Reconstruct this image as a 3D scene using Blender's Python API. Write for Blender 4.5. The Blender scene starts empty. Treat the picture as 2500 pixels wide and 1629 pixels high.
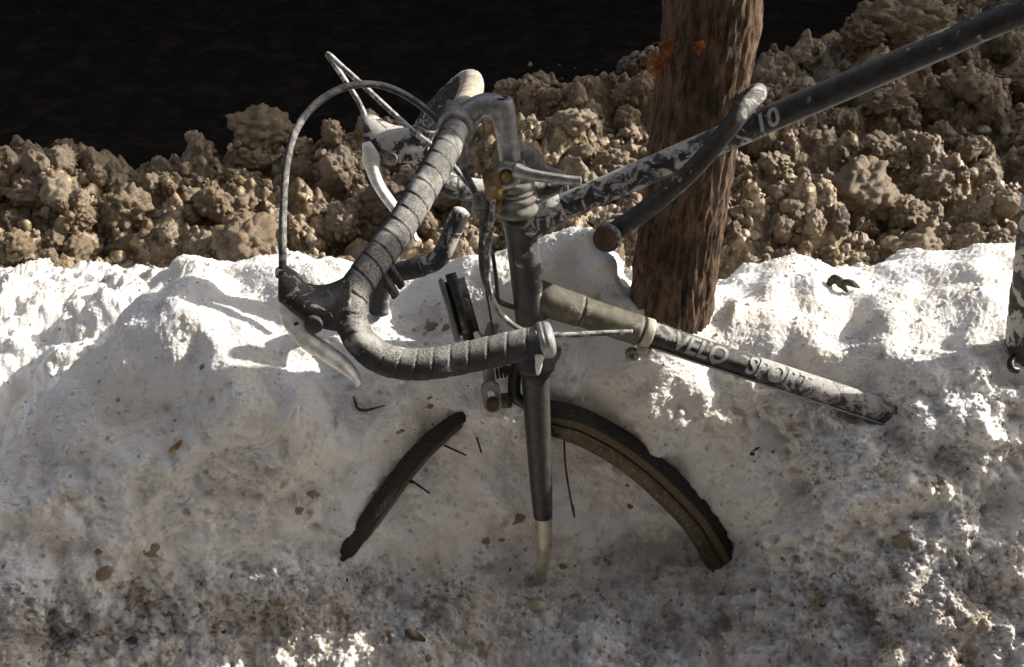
import bpy, bmesh, math, random
import numpy as np
from mathutils import Vector, Matrix

random.seed(7)
rng = np.random.default_rng(7)
sc = bpy.context.scene

# ------------------------------------------------------------------ camera
F_PX, CW, CH = 2980.0, 2500.0, 1629.0
CAM_Z = 1.54
PITCH = math.radians(35.0)
cam_data = bpy.data.cameras.new("camera")
cam = bpy.data.objects.new("camera", cam_data)
sc.collection.objects.link(cam)
cam.location = (0, 0, CAM_Z)
cam.rotation_euler = (math.radians(90) - PITCH, 0, 0)
cam_data.sensor_width = 36.0
cam_data.lens = F_PX / CW * 36.0
cam_data.clip_start = 0.02
cam_data.clip_end = 500.0
sc.camera = cam

# ------------------------------------------------------------------ sky and sun
SUN_DIR = Vector((0.84, 0.265, 0.46)).normalized()      # towards the sun
sun_el = math.asin(SUN_DIR.z)
sun_az = math.atan2(SUN_DIR.x, SUN_DIR.y)
world = bpy.data.worlds.new("World")
sc.world = world
world.use_nodes = True
wn, wl = world.node_tree.nodes, world.node_tree.links
wn.clear()
w_out = wn.new("ShaderNodeOutputWorld")
w_bg = wn.new("ShaderNodeBackground")
w_sky = wn.new("ShaderNodeTexSky")
w_sky.sky_type = 'NISHITA'
w_sky.sun_disc = False
w_sky.sun_elevation = sun_el
w_sky.sun_rotation = sun_az
w_sky.dust_density = 3.0
w_hs = wn.new("ShaderNodeHueSaturation")
w_hs.inputs["Saturation"].default_value = 0.52
w_tint = wn.new("ShaderNodeMix")
w_tint.data_type = 'RGBA'
w_tint.blend_type = 'MULTIPLY'
w_tint.inputs[0].default_value = 1.0
w_tint.inputs[7].default_value = (1.0, 0.965, 0.93, 1)
w_bg.inputs["Strength"].default_value = 0.138
wl.new(w_sky.outputs[0], w_hs.inputs["Color"])
wl.new(w_hs.outputs[0], w_tint.inputs[6])
wl.new(w_tint.outputs[2], w_bg.inputs["Color"])
wl.new(w_bg.outputs[0], w_out.inputs["Surface"])

sun_data = bpy.data.lights.new("sun", 'SUN')
sun_data.energy = 5.0
sun_data.angle = math.radians(0.55)
sun_data.color = (1.0, 0.93, 0.81)
sun = bpy.data.objects.new("sun", sun_data)
sc.collection.objects.link(sun)
sun.rotation_euler = SUN_DIR.to_track_quat('Z', 'Y').to_euler()

# ------------------------------------------------------------------ exposure and render
sc.view_settings.view_transform = 'Standard'
sc.view_settings.look = 'None'
sc.view_settings.exposure = 0.64
sc.view_settings.gamma = 1.0
sc.view_settings.use_curve_mapping = False
sc.render.engine = 'CYCLES'
sc.cycles.use_denoising = True
sc.cycles.max_bounces = 4
sc.cycles.diffuse_bounces = 3
sc.cycles.glossy_bounces = 2
sc.cycles.use_adaptive_sampling = True
sc.cycles.adaptive_threshold = 0.045

# ------------------------------------------------------------------ helpers
SP, CP = math.sin(PITCH), math.cos(PITCH)

def U(px, py, d):
    """point seen at photo pixel px,py at depth d (metres along the optical axis)"""
    xc, yc = (px - CW / 2) / F_PX, (CH / 2 - py) / F_PX
    return np.array([xc * d, d * (CP + yc * SP), CAM_Z + d * (yc * CP - SP)])

def UY(px, py, y):
    """the same, at world distance y"""
    yc = (CH / 2 - py) / F_PX
    return U(px, py, y / (CP + yc * SP))

def C2W(v):
    v = np.asarray(v, float)
    return np.array([v[0], v[1] * SP - v[2] * CP, v[1] * CP + v[2] * SP])

PERM = np.random.default_rng(3).permutation(256).astype(np.int64)
PERM = np.concatenate([PERM, PERM, PERM])
GRAD = np.random.default_rng(5).normal(size=(256, 3))
GRAD /= np.linalg.norm(GRAD, axis=1)[:, None]

def pnoise(p):
    """gradient noise on an (n,3) array"""
    p = np.asarray(p, float)
    i = np.floor(p).astype(np.int64)
    f = p - i
    i &= 255
    w = f * f * f * (f * (f * 6 - 15) + 10)
    out = np.zeros(len(p))
    for dx in (0, 1):
        for dy in (0, 1):
            for dz in (0, 1):
                h = PERM[PERM[PERM[(i[:, 0] + dx) & 255] + ((i[:, 1] + dy) & 255)] + ((i[:, 2] + dz) & 255)]
                g = GRAD[h]
                v = g[:, 0] * (f[:, 0] - dx) + g[:, 1] * (f[:, 1] - dy) + g[:, 2] * (f[:, 2] - dz)
                wx = w[:, 0] if dx else 1 - w[:, 0]
                wy = w[:, 1] if dy else 1 - w[:, 1]
                wz = w[:, 2] if dz else 1 - w[:, 2]
                out += v * wx * wy * wz
    return out * 1.6

def fbm(p, octaves=3, gain=0.5):
    a, s, o = 1.0, 1.0, 0.0
    for k in range(octaves):
        o = o + a * pnoise(p * s + 17.3 * k)
        a *= gain
        s *= 2.03
    return o

def cells(p, jitter=0.9):
    """distance to the nearest cell point on an (n,3) array"""
    i = np.floor(p).astype(np.int64)
    best = np.full(len(p), 9.0)
    for dx in (-1, 0, 1):
        for dy in (-1, 0, 1):
            for dz in (-1, 0, 1):
                c = i + (dx, dy, dz)
                h = PERM[PERM[PERM[c[:, 0] & 255] + (c[:, 1] & 255)] + (c[:, 2] & 255)]
                q = c + 0.5 + GRAD[h] * 0.5 * jitter
                best = np.minimum(best, ((q - p) ** 2).sum(1))
    return np.sqrt(best)

def smooth(a, b, x):
    t = np.clip((x - a) / (b - a), 0, 1)
    return t * t * (3 - 2 * t)

def spline(pts, n):
    """Catmull-Rom resample of an (k,m) array to n points"""
    P = np.asarray(pts, float)
    P = np.vstack([2 * P[0] - P[1], P, 2 * P[-1] - P[-2]])
    k = len(P) - 3
    t = np.linspace(0, k, n)
    i = np.minimum(t.astype(int), k - 1)
    f = (t - i)[:, None]
    a, b, c, d = P[i], P[i + 1], P[i + 2], P[i + 3]
    return 0.5 * (2 * b + (c - a) * f + (2 * a - 5 * b + 4 * c - d) * f ** 2 + (3 * b - a - 3 * c + d) * f ** 3)

def even(pts, n):
    """points spread evenly along a polyline"""
    P = np.asarray(pts, float)
    s = np.concatenate([[0], np.cumsum(np.linalg.norm(np.diff(P[:, :3], axis=0), axis=1))])
    t = np.linspace(0, s[-1], n)
    return np.stack([np.interp(t, s, P[:, j]) for j in range(P.shape[1])], 1), t

class MB:
    """collects geometry for one mesh object"""
    def __init__(self):
        self.v, self.f, self.mi = [], [], []
    def add(self, v, f, m=0):
        o = sum(len(a) for a in self.v)
        self.v.append(np.asarray(v, float))
        self.f += [tuple(int(i) + o for i in q) for q in f]
        self.mi += [m] * len(f)
        return self
    def build(self, name, mats, parent=None, origin=(0, 0, 0), smooth_on=True, auto=None):
        V = np.vstack(self.v) - np.asarray(origin, float)
        me = bpy.data.meshes.new(name)
        me.from_pydata(V.tolist(), [], self.f)
        mats = mats if isinstance(mats, (list, tuple)) else [mats]
        for m in mats:
            me.materials.append(M[m])
        if len(mats) > 1:
            me.polygons.foreach_set("material_index", self.mi)
        me.polygons.foreach_set("use_smooth", [smooth_on] * len(me.polygons))
        if auto is not None:
            me.set_sharp_from_angle(angle=math.radians(auto))
        me.update()
        ob = bpy.data.objects.new(name, me)
        sc.collection.objects.link(ob)
        if parent is not None:
            ob.parent = parent
        return ob

def frames(P, up=None):
    P = np.asarray(P, float)
    T = np.gradient(P, axis=0)
    T /= np.linalg.norm(T, axis=1)[:, None] + 1e-12
    N = np.zeros_like(P)
    if up is None:
        a = np.array([0, 0, 1.0]) if abs(T[0, 2]) < .9 else np.array([1.0, 0, 0])
        n = np.cross(T[0], a)
        for i in range(len(P)):
            n = n - T[i] * (n @ T[i])
            n /= np.linalg.norm(n)
            N[i] = n
    else:
        up = np.asarray(up, float)
        up = np.broadcast_to(up, P.shape)
        N = up - T * (up * T).sum(1)[:, None]
        N /= np.linalg.norm(N, axis=1)[:, None] + 1e-12
    return T, N, np.cross(T, N)

def tube(mb, P, r, seg=20, up=None, cap=True, m=0, rb=None, mod=None, closed=False, power=2.0):
    """sweep an ellipse (r along up, rb across) along P; mod(i, angle) scales it"""
    P = np.asarray(P, float)
    n = len(P)
    r = np.broadcast_to(np.asarray(r, float), (n,))
    rb = r if rb is None else np.broadcast_to(np.asarray(rb, float), (n,))
    T, N, B = frames(P, up)
    a = np.linspace(0, 2 * math.pi, seg, endpoint=False)
    ca, sa = np.cos(a), np.sin(a)
    if power != 2.0:
        ca = np.sign(ca) * np.abs(ca) ** (2 / power)
        sa = np.sign(sa) * np.abs(sa) ** (2 / power)
    k = np.ones((n, seg)) if mod is None else mod(np.arange(n)[:, None], a[None, :])
    V = P[:, None, :] + N[:, None, :] * (r[:, None] * ca * k)[..., None] + B[:, None, :] * (rb[:, None] * sa * k)[..., None]
    f = []
    for i in range(n if closed else n - 1):
        i2 = (i + 1) % n
        for j in range(seg):
            j2 = (j + 1) % seg
            f.append((i * seg + j, i * seg + j2, i2 * seg + j2, i2 * seg + j))
    V = V.reshape(-1, 3)
    if cap and not closed:
        V = np.vstack([V, P[0], P[-1]])
        c0, c1 = n * seg, n * seg + 1
        for j in range(seg):
            j2 = (j + 1) % seg
            f.append((c0, j2, j))
            f.append((c1, (n - 1) * seg + j, (n - 1) * seg + j2))
    return mb.add(V, f, m)

def lathe(mb, origin, axis, prof, seg=32, m=0):
    """profile of (along, radius) turned about axis at origin"""
    axis = np.asarray(axis, float) / np.linalg.norm(axis)
    P = np.array([np.asarray(origin) + axis * s for s, _ in prof])
    a = np.array([1.0, 0, 0]) if abs(axis[0]) < .8 else np.array([0, 1.0, 0])
    n1 = np.cross(axis, a); n1 /= np.linalg.norm(n1)
    n2 = np.cross(axis, n1)
    V, f = [], []
    for (s, r), p in zip(prof, P):
        for j in range(seg):
            t = 2 * math.pi * j / seg
            V.append(p + r * (math.cos(t) * n1 + math.sin(t) * n2))
    k = len(prof)
    for i in range(k - 1):
        for j in range(seg):
            j2 = (j + 1) % seg
            f.append((i * seg + j, i * seg + j2, (i + 1) * seg + j2, (i + 1) * seg + j))
    V += [P[0], P[-1]]
    for j in range(seg):
        j2 = (j + 1) % seg
        f.append((k * seg, j2, j))
        f.append((k * seg + 1, (k - 1) * seg + j, (k - 1) * seg + j2))
    return mb.add(V, f, m)

def disc_prof(r, h, e=.0012):
    return [(0, r - e), (e * .4, r - e * .3), (e, r), (h - e, r), (h - e * .4, r - e * .3), (h, r - e)]

def box(mb, c, ax, ay, az, sx, sy, sz, bev=0.0015, m=0):
    """bevelled box centred at c with unit axes and full sizes"""
    bm = bmesh.new()
    bmesh.ops.create_cube(bm, size=1.0)
    for v in bm.verts:
        v.co = Vector((v.co.x * sx, v.co.y * sy, v.co.z * sz))
    bmesh.ops.bevel(bm, geom=list(bm.edges), offset=bev, segments=2, affect='EDGES')
    A = np.stack([ax, ay, az], 1)
    V = np.array([np.asarray(c) + A @ np.array(v.co) for v in bm.verts])
    bm.verts.ensure_lookup_table()
    f = [[v.index for v in q.verts] for q in bm.faces]
    bm.free()
    return mb.add(V, f, m)

def tag(o, label=None, cat=None, group=None, kind=None):
    if label: o["label"] = label
    if cat: o["category"] = cat
    if group: o["group"] = group
    if kind: o["kind"] = kind
    return o

def empty(name, loc, parent=None):
    o = bpy.data.objects.new(name, None)
    o.location = loc
    o.empty_display_size = 0.05
    sc.collection.objects.link(o)
    if parent is not None:
        o.parent = parent
    return o

# ------------------------------------------------------------------ materials
M = {}

class NT:
    def __init__(self, name):
        self.mat = bpy.data.materials.new(name)
        self.mat.use_nodes = True
        self.t = self.mat.node_tree
        self.t.nodes.clear()
        self.out = self.n("ShaderNodeOutputMaterial")
        self.b = self.n("ShaderNodeBsdfPrincipled")
        self.l(self.b.outputs[0], self.out.inputs[0])
        self.co = self.n("ShaderNodeTexCoord").outputs["Object"]
        M[name] = self.mat
    def n(self, t, **k):
        x = self.t.nodes.new(t)
        for a, b in k.items():
            setattr(x, a, b)
        return x
    def l(self, a, b):
        self.t.links.new(a, b)
    def noise(self, scale, detail=4, rough=.55, dist=0.0, vec=None, w=None):
        x = self.n("ShaderNodeTexNoise")
        x.inputs["Scale"].default_value = scale
        x.inputs["Detail"].default_value = detail
        x.inputs["Roughness"].default_value = rough
        x.inputs["Distortion"].default_value = dist
        self.l(vec or self.co, x.inputs["Vector"])
        return x.outputs["Fac"]
    def mapped(self, scale=(1, 1, 1), loc=(0, 0, 0), rot=(0, 0, 0)):
        x = self.n("ShaderNodeMapping")
        x.inputs["Scale"].default_value = scale
        x.inputs["Location"].default_value = loc
        x.inputs["Rotation"].default_value = rot
        self.l(self.co, x.inputs["Vector"])
        return x.outputs[0]
    def voro(self, scale, feature='F1', vec=None):
        x = self.n("ShaderNodeTexVoronoi", feature=feature)
        x.inputs["Scale"].default_value = scale
        self.l(vec or self.co, x.inputs["Vector"])
        return x.outputs["Distance"]
    def ramp(self, fac, a, b, lo=0.0, hi=1.0):
        x = self.n("ShaderNodeMapRange")
        x.interpolation_type = 'SMOOTHSTEP'
        x.inputs[1].default_value = a
        x.inputs[2].default_value = b
        x.inputs[3].default_value = lo
        x.inputs[4].default_value = hi
        self.l(fac, x.inputs[0])
        return x.outputs[0]
    def math(self, op, a, b=None, c=None):
        x = self.n("ShaderNodeMath", operation=op)
        for i, v in enumerate((a, b, c)):
            if v is None: continue
            if hasattr(v, "is_output"): self.l(v, x.inputs[i])
            else: x.inputs[i].default_value = v
        return x.outputs[0]
    def mix(self, fac, a, b):
        x = self.n("ShaderNodeMix", data_type='RGBA')
        for i, v in ((0, fac), (6, a), (7, b)):
            if hasattr(v, "is_output"): self.l(v, x.inputs[i])
            elif i == 0: x.inputs[i].default_value = v
            else: x.inputs[i].default_value = (*v, 1)
        return x.outputs[2]
    def col(self, v):
        if hasattr(v, "is_output"): self.l(v, self.b.inputs["Base Color"])
        else: self.b.inputs["Base Color"].default_value = (*v, 1)
    def set(self, **k):
        for a, v in k.items():
            s = self.b.inputs[a.replace("_", " ")]
            if hasattr(v, "is_output"): self.l(v, s)
            else: s.default_value = v
    def bump(self, h, strength=.5, dist=.002, prev=None):
        x = self.n("ShaderNodeBump")
        x.inputs["Strength"].default_value = strength
        x.inputs["Distance"].default_value = dist
        self.l(h, x.inputs["Height"])
        if prev: self.l(prev, x.inputs["Normal"])
        self.l(x.outputs[0], self.b.inputs["Normal"])
        return x.outputs[0]
    def attr(self, name):
        x = self.n("ShaderNodeAttribute")
        x.attribute_name = name
        return x.outputs["Fac"]

def mat_snow():
    t = NT("snow")
    d = t.attr("dirt")
    fine = t.noise(330, 3, .7)
    mid = t.noise(48, 5, .68, .8)
    g = t.math('ADD', t.math('MULTIPLY', mid, .9), t.math('MULTIPLY', fine, .45))
    dd = t.math('ADD', d, t.math('MULTIPLY', t.math('SUBTRACT', g, .66), .85))
    hue = t.ramp(t.noise(13, 3, .6), .38, .62)
    c = t.mix(t.ramp(dd, .10, .60), t.mix(hue, (.86, .865, .875), (.88, .845, .795)), t.mix(hue, (.50, .505, .52), (.55, .51, .47)))
    c = t.mix(t.ramp(dd, .5, .95), c, (.27, .215, .16))
    # stones and brown ice frozen into the bank
    wob = t.n("ShaderNodeVectorMath", operation='MULTIPLY_ADD')
    wn_ = t.n("ShaderNodeTexNoise"); wn_.inputs["Scale"].default_value = 70; wn_.inputs["Detail"].default_value = 2
    t.l(t.co, wn_.inputs["Vector"])
    t.l(wn_.outputs["Color"], wob.inputs[0]); wob.inputs[1].default_value = (.012, .012, .012); t.l(t.co, wob.inputs[2])
    for sc_, r0, r1, pick, amt, colr in ((36, .16, .36, .80, .85, (.25, .195, .135)), (85, .14, .34, .74, .75, (.17, .13, .095))):
        v = t.n("ShaderNodeTexVoronoi"); v.inputs["Scale"].default_value = sc_
        t.l(wob.outputs[0], v.inputs["Vector"])
        sep = t.n("ShaderNodeSeparateColor"); t.l(v.outputs["Color"], sep.inputs[0])
        blob = t.math('MULTIPLY', t.ramp(v.outputs["Distance"], r0, r1, 1, 0), t.ramp(sep.outputs[0], pick, pick + .04))
        blob = t.math('MULTIPLY', t.math('MULTIPLY', blob, t.ramp(d, .02, .45, .12, 1.0)), amt)
        c = t.mix(blob, c, colr)
    specks = t.ramp(t.voro(150), .0, .13, 1, 0)
    c = t.mix(t.math('MULTIPLY', t.math('MULTIPLY', specks, t.ramp(mid, .52, .60)), t.ramp(d, .05, .4, .1, .8)), c, (.07, .05, .04))
    t.col(c)
    t.set(Roughness=.55, Subsurface_Weight=.3, Subsurface_Scale=.007)
    t.b.inputs["Subsurface Radius"].default_value = (1.0, .85, .75)
    t.b.inputs["Specular IOR Level"].default_value = .35
    t.bump(t.math('ADD', fine, t.math('MULTIPLY', mid, 1.2)), .65, .005)

def mat_slush(name, c1, c2, c3):
    t = NT(name)
    a = t.noise(26, 5, .62, .5)
    b = t.noise(140, 4, .65)
    c = t.mix(t.ramp(a, .36, .62), c1, c2)
    c = t.mix(t.ramp(b, .54, .70), c, c3)
    c = t.mix(t.ramp(t.voro(160), .0, .12, .55, 0), c, (.05, .035, .02))
    t.col(c)
    t.set(Roughness=t.ramp(b, .3, .7, .32, .62), Subsurface_Weight=.3, Subsurface_Scale=.008)
    t.b.inputs["Subsurface Radius"].default_value = (1.0, .75, .5)
    n1 = t.bump(t.noise(300, 3, .7), .5, .002)
    t.bump(t.voro(95), .45, .006, n1)

def mat_frosted(name, base, frost_lo, frost_hi, rough=.45, frost=(.50, .50, .50), scale=38, grain=900, grain_amt=.35, rust=0.0, metallic=0.0):
    """painted or plastic surface with crusted salt frost"""
    t = NT(name)
    a = t.noise(scale, 6, .68, .8)
    g = t.noise(grain, 3, .8)
    c = t.mix(t.ramp(t.noise(120, 4), .35, .7), base, tuple(min(1, x * 1.8 + .012) for x in base))
    if rust:
        c = t.mix(t.ramp(t.noise(55, 5, .65), .62 - .1 * rust, .72), c, (.16, .075, .025))
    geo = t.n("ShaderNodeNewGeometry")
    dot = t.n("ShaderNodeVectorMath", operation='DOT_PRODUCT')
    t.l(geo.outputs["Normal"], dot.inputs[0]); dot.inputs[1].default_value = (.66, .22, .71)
    sun_side = t.ramp(dot.outputs["Value"], -.25, .80)                 # salt frost with the lit side painted in: paler sunward, darker away
    a2 = t.math('ADD', a, t.math('MULTIPLY', t.math('SUBTRACT', sun_side, .5), .10))
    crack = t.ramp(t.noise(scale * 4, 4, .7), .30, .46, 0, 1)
    salt = t.math('ADD', t.math('MULTIPLY', t.ramp(a2, frost_lo, frost_hi), crack), t.math('MULTIPLY', t.ramp(g, .42, .62, 0, grain_amt), t.ramp(sun_side, .35, .85, .10, 1.5)))
    salt = t.math('MINIMUM', salt, 1.0)
    salt = t.math('MULTIPLY', salt, t.ramp(g, .25, .55, .55, 1.0))
    t.col(t.mix(salt, c, frost))
    t.set(Roughness=t.ramp(salt, 0, 1, rough, .85), Metallic=t.ramp(salt, 0, .6, metallic, 0.0))
    t.b.inputs["Specular IOR Level"].default_value = .4
    n1 = t.bump(g, .25, .0006)
    t.bump(salt, .6, .0012, n1)

def mat_tyre():
    t = NT("tyre_rubber")
    k = t.attr("side")
    g = t.noise(500, 3, .75)
    c = t.mix(t.ramp(k, .54, .60), (.011, .0105, .010), (.12, .09, .05))
    c = t.mix(t.ramp(g, .56, .74, 0, .45), c, (.34, .33, .31))
    t.col(c)
    t.set(Roughness=.7)
    n1 = t.bump(t.voro(380), .7, .0016)
    t.bump(g, .3, .0008, n1)

def mat_bark():
    t = NT("bark")
    v = t.mapped((1, 1, .32))
    a = t.noise(120, 6, .7, .3, vec=v)
    b = t.noise(420, 4, .7, vec=v)
    big = t.noise(9, 3)
    c = t.mix(t.ramp(a, .36, .64), (.018, .011, .007), (.19, .118, .070))
    c = t.mix(t.ramp(b, .55, .75, 0, .6), c, (.30, .205, .135))
    c = t.mix(t.ramp(big, .52, .66, 0, .75), c, (.05, .032, .02))
    c = t.mix(t.ramp(t.noise(33, 3), .69, .75, 0, .8), c, (.42, .11, .015))
    t.col(c)
    t.set(Roughness=.9)
    n1 = t.bump(b, .5, .003)
    t.bump(a, .9, .006, n1)

def plain(name, col, rough=.6, metallic=0.0, var=.35, scale=60, bump=.2, dirt=None):
    t = NT(name)
    a = t.noise(scale, 5, .65)
    c = t.mix(t.ramp(a, .3, .7), tuple(x * (1 - var) for x in col), tuple(min(1, x * (1 + var)) for x in col))
    if dirt:
        c = t.mix(t.ramp(t.noise(scale * 1.7, 4, .7), .56, .68, 0, .8), c, dirt)
    t.col(c)
    t.set(Roughness=rough, Metallic=metallic)
    t.bump(t.noise(scale * 8, 3, .7), bump, .001)

mat_snow()
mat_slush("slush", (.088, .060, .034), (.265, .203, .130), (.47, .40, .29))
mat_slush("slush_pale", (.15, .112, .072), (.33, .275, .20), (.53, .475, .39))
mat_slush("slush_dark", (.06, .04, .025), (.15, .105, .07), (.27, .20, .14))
mat_frosted("frame_paint", (.012, .0115, .012), .565, .66, .32, frost=(.42, .42, .41), grain_amt=.3)
mat_frosted("frame_paint_salted", (.012, .012, .014), .43, .53, .4, frost=(.56, .55, .54), scale=60)
mat_frosted("fork_paint", (.016, .014, .012), .68, .76, .38, grain_amt=.12)
mat_frosted("bar_tape", (.014, .014, .016), .52, .74, .75, frost=(.54, .53, .51), scale=22, grain=1300, grain_amt=.62)
mat_frosted("bar_tape_salted", (.020, .021, .024), .46, .55, .75, frost=(.58, .57, .56), scale=48, grain=1100, grain_amt=.3)
mat_frosted("hood_rubber", (.016, .015, .014), .57, .62, .55, frost=(.52, .51, .50), scale=44, grain_amt=.12)
mat_frosted("hood_rubber_salted", (.018, .018, .018), .47, .53, .55, frost=(.55, .54, .52), scale=40, grain_amt=.15)
mat_frosted("alloy", (.22, .22, .225), .64, .88, .36, frost=(.46, .45, .44), scale=24, grain_amt=.2, metallic=.5)
mat_frosted("alloy_dirty", (.13, .125, .115), .60, .75, .5, frost=(.48, .46, .43), scale=45, grain_amt=.3, rust=.6, metallic=.2)
mat_frosted("lever_alloy", (.66, .63, .57), .62, .8, .4, frost=(.64, .62, .58), scale=34, grain_amt=.15, metallic=.2)
mat_frosted("cable_housing", (.020, .022, .028), .50, .66, .5, frost=(.40, .39, .38), scale=60, grain=1500, grain_amt=.5)
mat_frosted("cable_salted", (.05, .05, .05), .44, .56, .6, frost=(.55, .54, .53), scale=70, grain=1500, grain_amt=.4)
mat_frosted("sleeve", (.085, .078, .055), .55, .66, .38, frost=(.30, .28, .24), scale=32, grain_amt=.12)
mat_frosted("lock_sheath", (.014, .013, .013), .55, .63, .5, frost=(.50, .49, .48), scale=50, grain_amt=.35)
mat_frosted("post_paint", (.03, .028, .026), .43, .50, .7, frost=(.58, .57, .55), scale=33, grain_amt=.3, rust=.4)
mat_frosted("granular_frost", (.02, .02, .02), .44, .62, .6, frost=(.52, .51, .50), scale=60, grain=750, grain_amt=.8)
mat_tyre()
mat_bark()
plain("rim_metal", (.11, .09, .055), .5, .5, .4, 90, .2, (.30, .27, .22))
plain("spoke_steel", (.07, .055, .04), .5, .6, .4, 120)
plain("chrome_worn", (.42, .38, .30), .34, .3, .3, 45, .1, (.28, .22, .11))
plain("rust", (.070, .038, .020), .85, 0, .5, 120, .5)
plain("rusty_yellow", (.21, .135, .05), .7, 0, .4, 90, .4, (.07, .045, .025))
plain("cream_band", (.42, .39, .32), .5, 0, .2, 70, .2, (.40, .20, .07))
plain("black_plastic", (.014, .014, .014), .4, 0, .3, 60, .2, (.28, .28, .28))
plain("rusty_tape", (.40, .36, .30), .75, 0, .35, 80, .3, (.60, .56, .50))
plain("decal", (.36, .36, .355), .5, 0, .12, 90, .1, (.07, .07, .07))
plain("decal_white", (.30, .30, .295), .5, 0, .10, 60, .1, (.16, .16, .16))
def mat_road():
    t = NT("wet_asphalt")
    a = t.noise(11, 7, .7, .4)
    b = t.noise(30, 5, .7)
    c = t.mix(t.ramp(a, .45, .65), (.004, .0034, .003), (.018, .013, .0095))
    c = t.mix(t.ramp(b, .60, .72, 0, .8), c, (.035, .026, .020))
    t.col(c)
    t.set(Roughness=.85)
    t.b.inputs["Specular IOR Level"].default_value = .15
    t.bump(b, .8, .02)
mat_road()
plain("blocker_render", (.045, .038, .033), .9, 0, .2, 3, .4)
plain("blocker_brick", (.085, .07, .058), .9, 0, .25, 5, .4)
plain("dark_glass", (.02, .022, .025), .15, 0, .1, 3, .05)
plain("stone_coping", (.10, .09, .08), .85, 0, .2, 6, .4)
plain("pebble_brown", (.23, .175, .115), .5, 0, .4, 60, .4)
plain("pebble_dark", (.028, .022, .018), .6, 0, .4, 60, .4)
plain("ice_chip", (.62, .60, .56), .3, 0, .15, 60, .3)
plain("dry_leaf", (.06, .045, .03), .8, 0, .4, 90, .4)
plain("twig_bark", (.30, .17, .06), .8, 0, .4, 120, .4)
plain("orange_fibre", (.42, .12, .02), .9, 0, .4, 120, .2)

# ------------------------------------------------------------------ snow bank (one continuous surface)
# control net: columns by photo pixel, rows along the bank's profile from the kerb side over the crest to the road side
COLS = [-1500, -700, -250, 0, 130, 280, 430, 600, 780, 960, 1130, 1290, 1430, 1540, 1640, 1760, 1900, 2050, 2200, 2360, 2520, 2800, 3300, 4200]
def col_profile(c):
    # (py, y) for bottom, toe, face1, face2, face3, crest
    T = {
      -1500: [(1629, .895), (1480, .95), (1400, .98), (1330, 1.005), (1250, 1.04), (1180, 1.08)],
      -700:  [(1629, .895), (1470, .95), (1380, .98), (1290, 1.01), (1200, 1.045), (1130, 1.08)],
      -250:  [(1629, .90), (1460, .96), (1390, .985), (1320, 1.01), (1250, 1.035), (1190, 1.07)],
      0:     [(1629, .90), (1450, .965), (1370, .99), (1280, 1.02), (1190, 1.05), (1115, 1.09)],
      130:   [(1629, .925), (1430, .978), (1310, 1.008), (1200, 1.04), (1080, 1.075), (975, 1.135)],
      280:   [(1629, .932), (1420, .988), (1290, 1.016), (1150, 1.045), (1000, 1.078), (825, 1.185)],
      430:   [(1629, .935), (1410, .997), (1280, 1.024), (1120, 1.055), (940, 1.093), (690, 1.235)],
      600:   [(1629, .935), (1405, 1.005), (1270, 1.032), (1100, 1.062), (905, 1.105), (668, 1.25)],
      780:   [(1629, .938), (1395, 1.022), (1250, 1.042), (1040, 1.08), (845, 1.15), (670, 1.25)],
      960:   [(1629, .940), (1395, 1.035), (1240, 1.055), (1040, 1.09), (860, 1.135), (708, 1.235)],
      1130:  [(1629, .940), (1400, 1.045), (1230, 1.072), (1020, 1.110), (860, 1.145), (695, 1.225)],
      1290:  [(1629, .935), (1420, 1.05), (1250, 1.08), (1000, 1.117), (820, 1.168), (645, 1.225)],
      1430:  [(1629, .92), (1420, 1.055), (1250, 1.088), (1000, 1.118), (800, 1.175), (605, 1.24)],
      1540:  [(1629, .92), (1415, 1.06), (1250, 1.092), (1020, 1.114), (850, 1.155), (720, 1.19)],
      1640:  [(1629, .92), (1405, 1.065), (1240, 1.092), (1030, 1.106), (880, 1.137), (768, 1.167)],
      1760:  [(1629, .92), (1395, 1.06), (1230, 1.080), (1030, 1.100), (870, 1.16), (720, 1.25)],
      1900:  [(1629, .893), (1390, .998), (1200, 1.052), (1010, 1.095), (850, 1.155), (712, 1.27)],
      2050:  [(1629, .875), (1390, .962), (1180, 1.024), (1010, 1.076), (850, 1.14), (690, 1.29)],
      2200:  [(1629, .860), (1390, .940), (1170, 1.010), (1010, 1.060), (840, 1.125), (664, 1.30)],
      2360:  [(1629, .850), (1390, .930), (1170, .998), (1000, 1.042), (820, 1.115), (655, 1.30)],
      2520:  [(1629, .850), (1390, .930), (1170, .998), (970, 1.045), (800, 1.13), (648, 1.30)],
      2800:  [(1629, .845), (1380, .930), (1150, 1.0), (940, 1.05), (770, 1.13), (640, 1.30)],
      3300:  [(1629, .84), (1360, .93), (1100, 1.01), (880, 1.06), (740, 1.13), (630, 1.30)],
      4200:  [(1629, .84), (1330, .93), (1080, 1.01), (860, 1.06), (730, 1.13), (630, 1.30)],
    }
    return T[c]
NET = []
for c in COLS:
    pr = [UY(c, py, y) for py, y in col_profile(c)]
    b, crest = pr[0], pr[-1]
    rows = [np.array([b[0], -.6, .30]), np.array([b[0], .35, .33]), np.array([b[0], .72, b[2] - .05])] + pr
    back_z = .545
    lf = 1.0 if c < 430 else 0.0
    rows += [np.array([crest[0] * 1.03, crest[1] + .06, crest[2] - .012 - .035 * lf]),
             np.array([crest[0] * 1.08, crest[1] + .15, max(back_z - .05 * lf, crest[2] - .12)]),
             np.array([crest[0] * 1.15, 1.55, back_z]),
             np.array([crest[0] * 1.25, 1.80, .42]),
             np.array([crest[0] * 1.4, 2.3, .20]),
             np.array([crest[0] * 1.6, 2.9, .0])]
    NET.append(rows)
NET = np.array(NET)                       # cols x rows x 3

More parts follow.
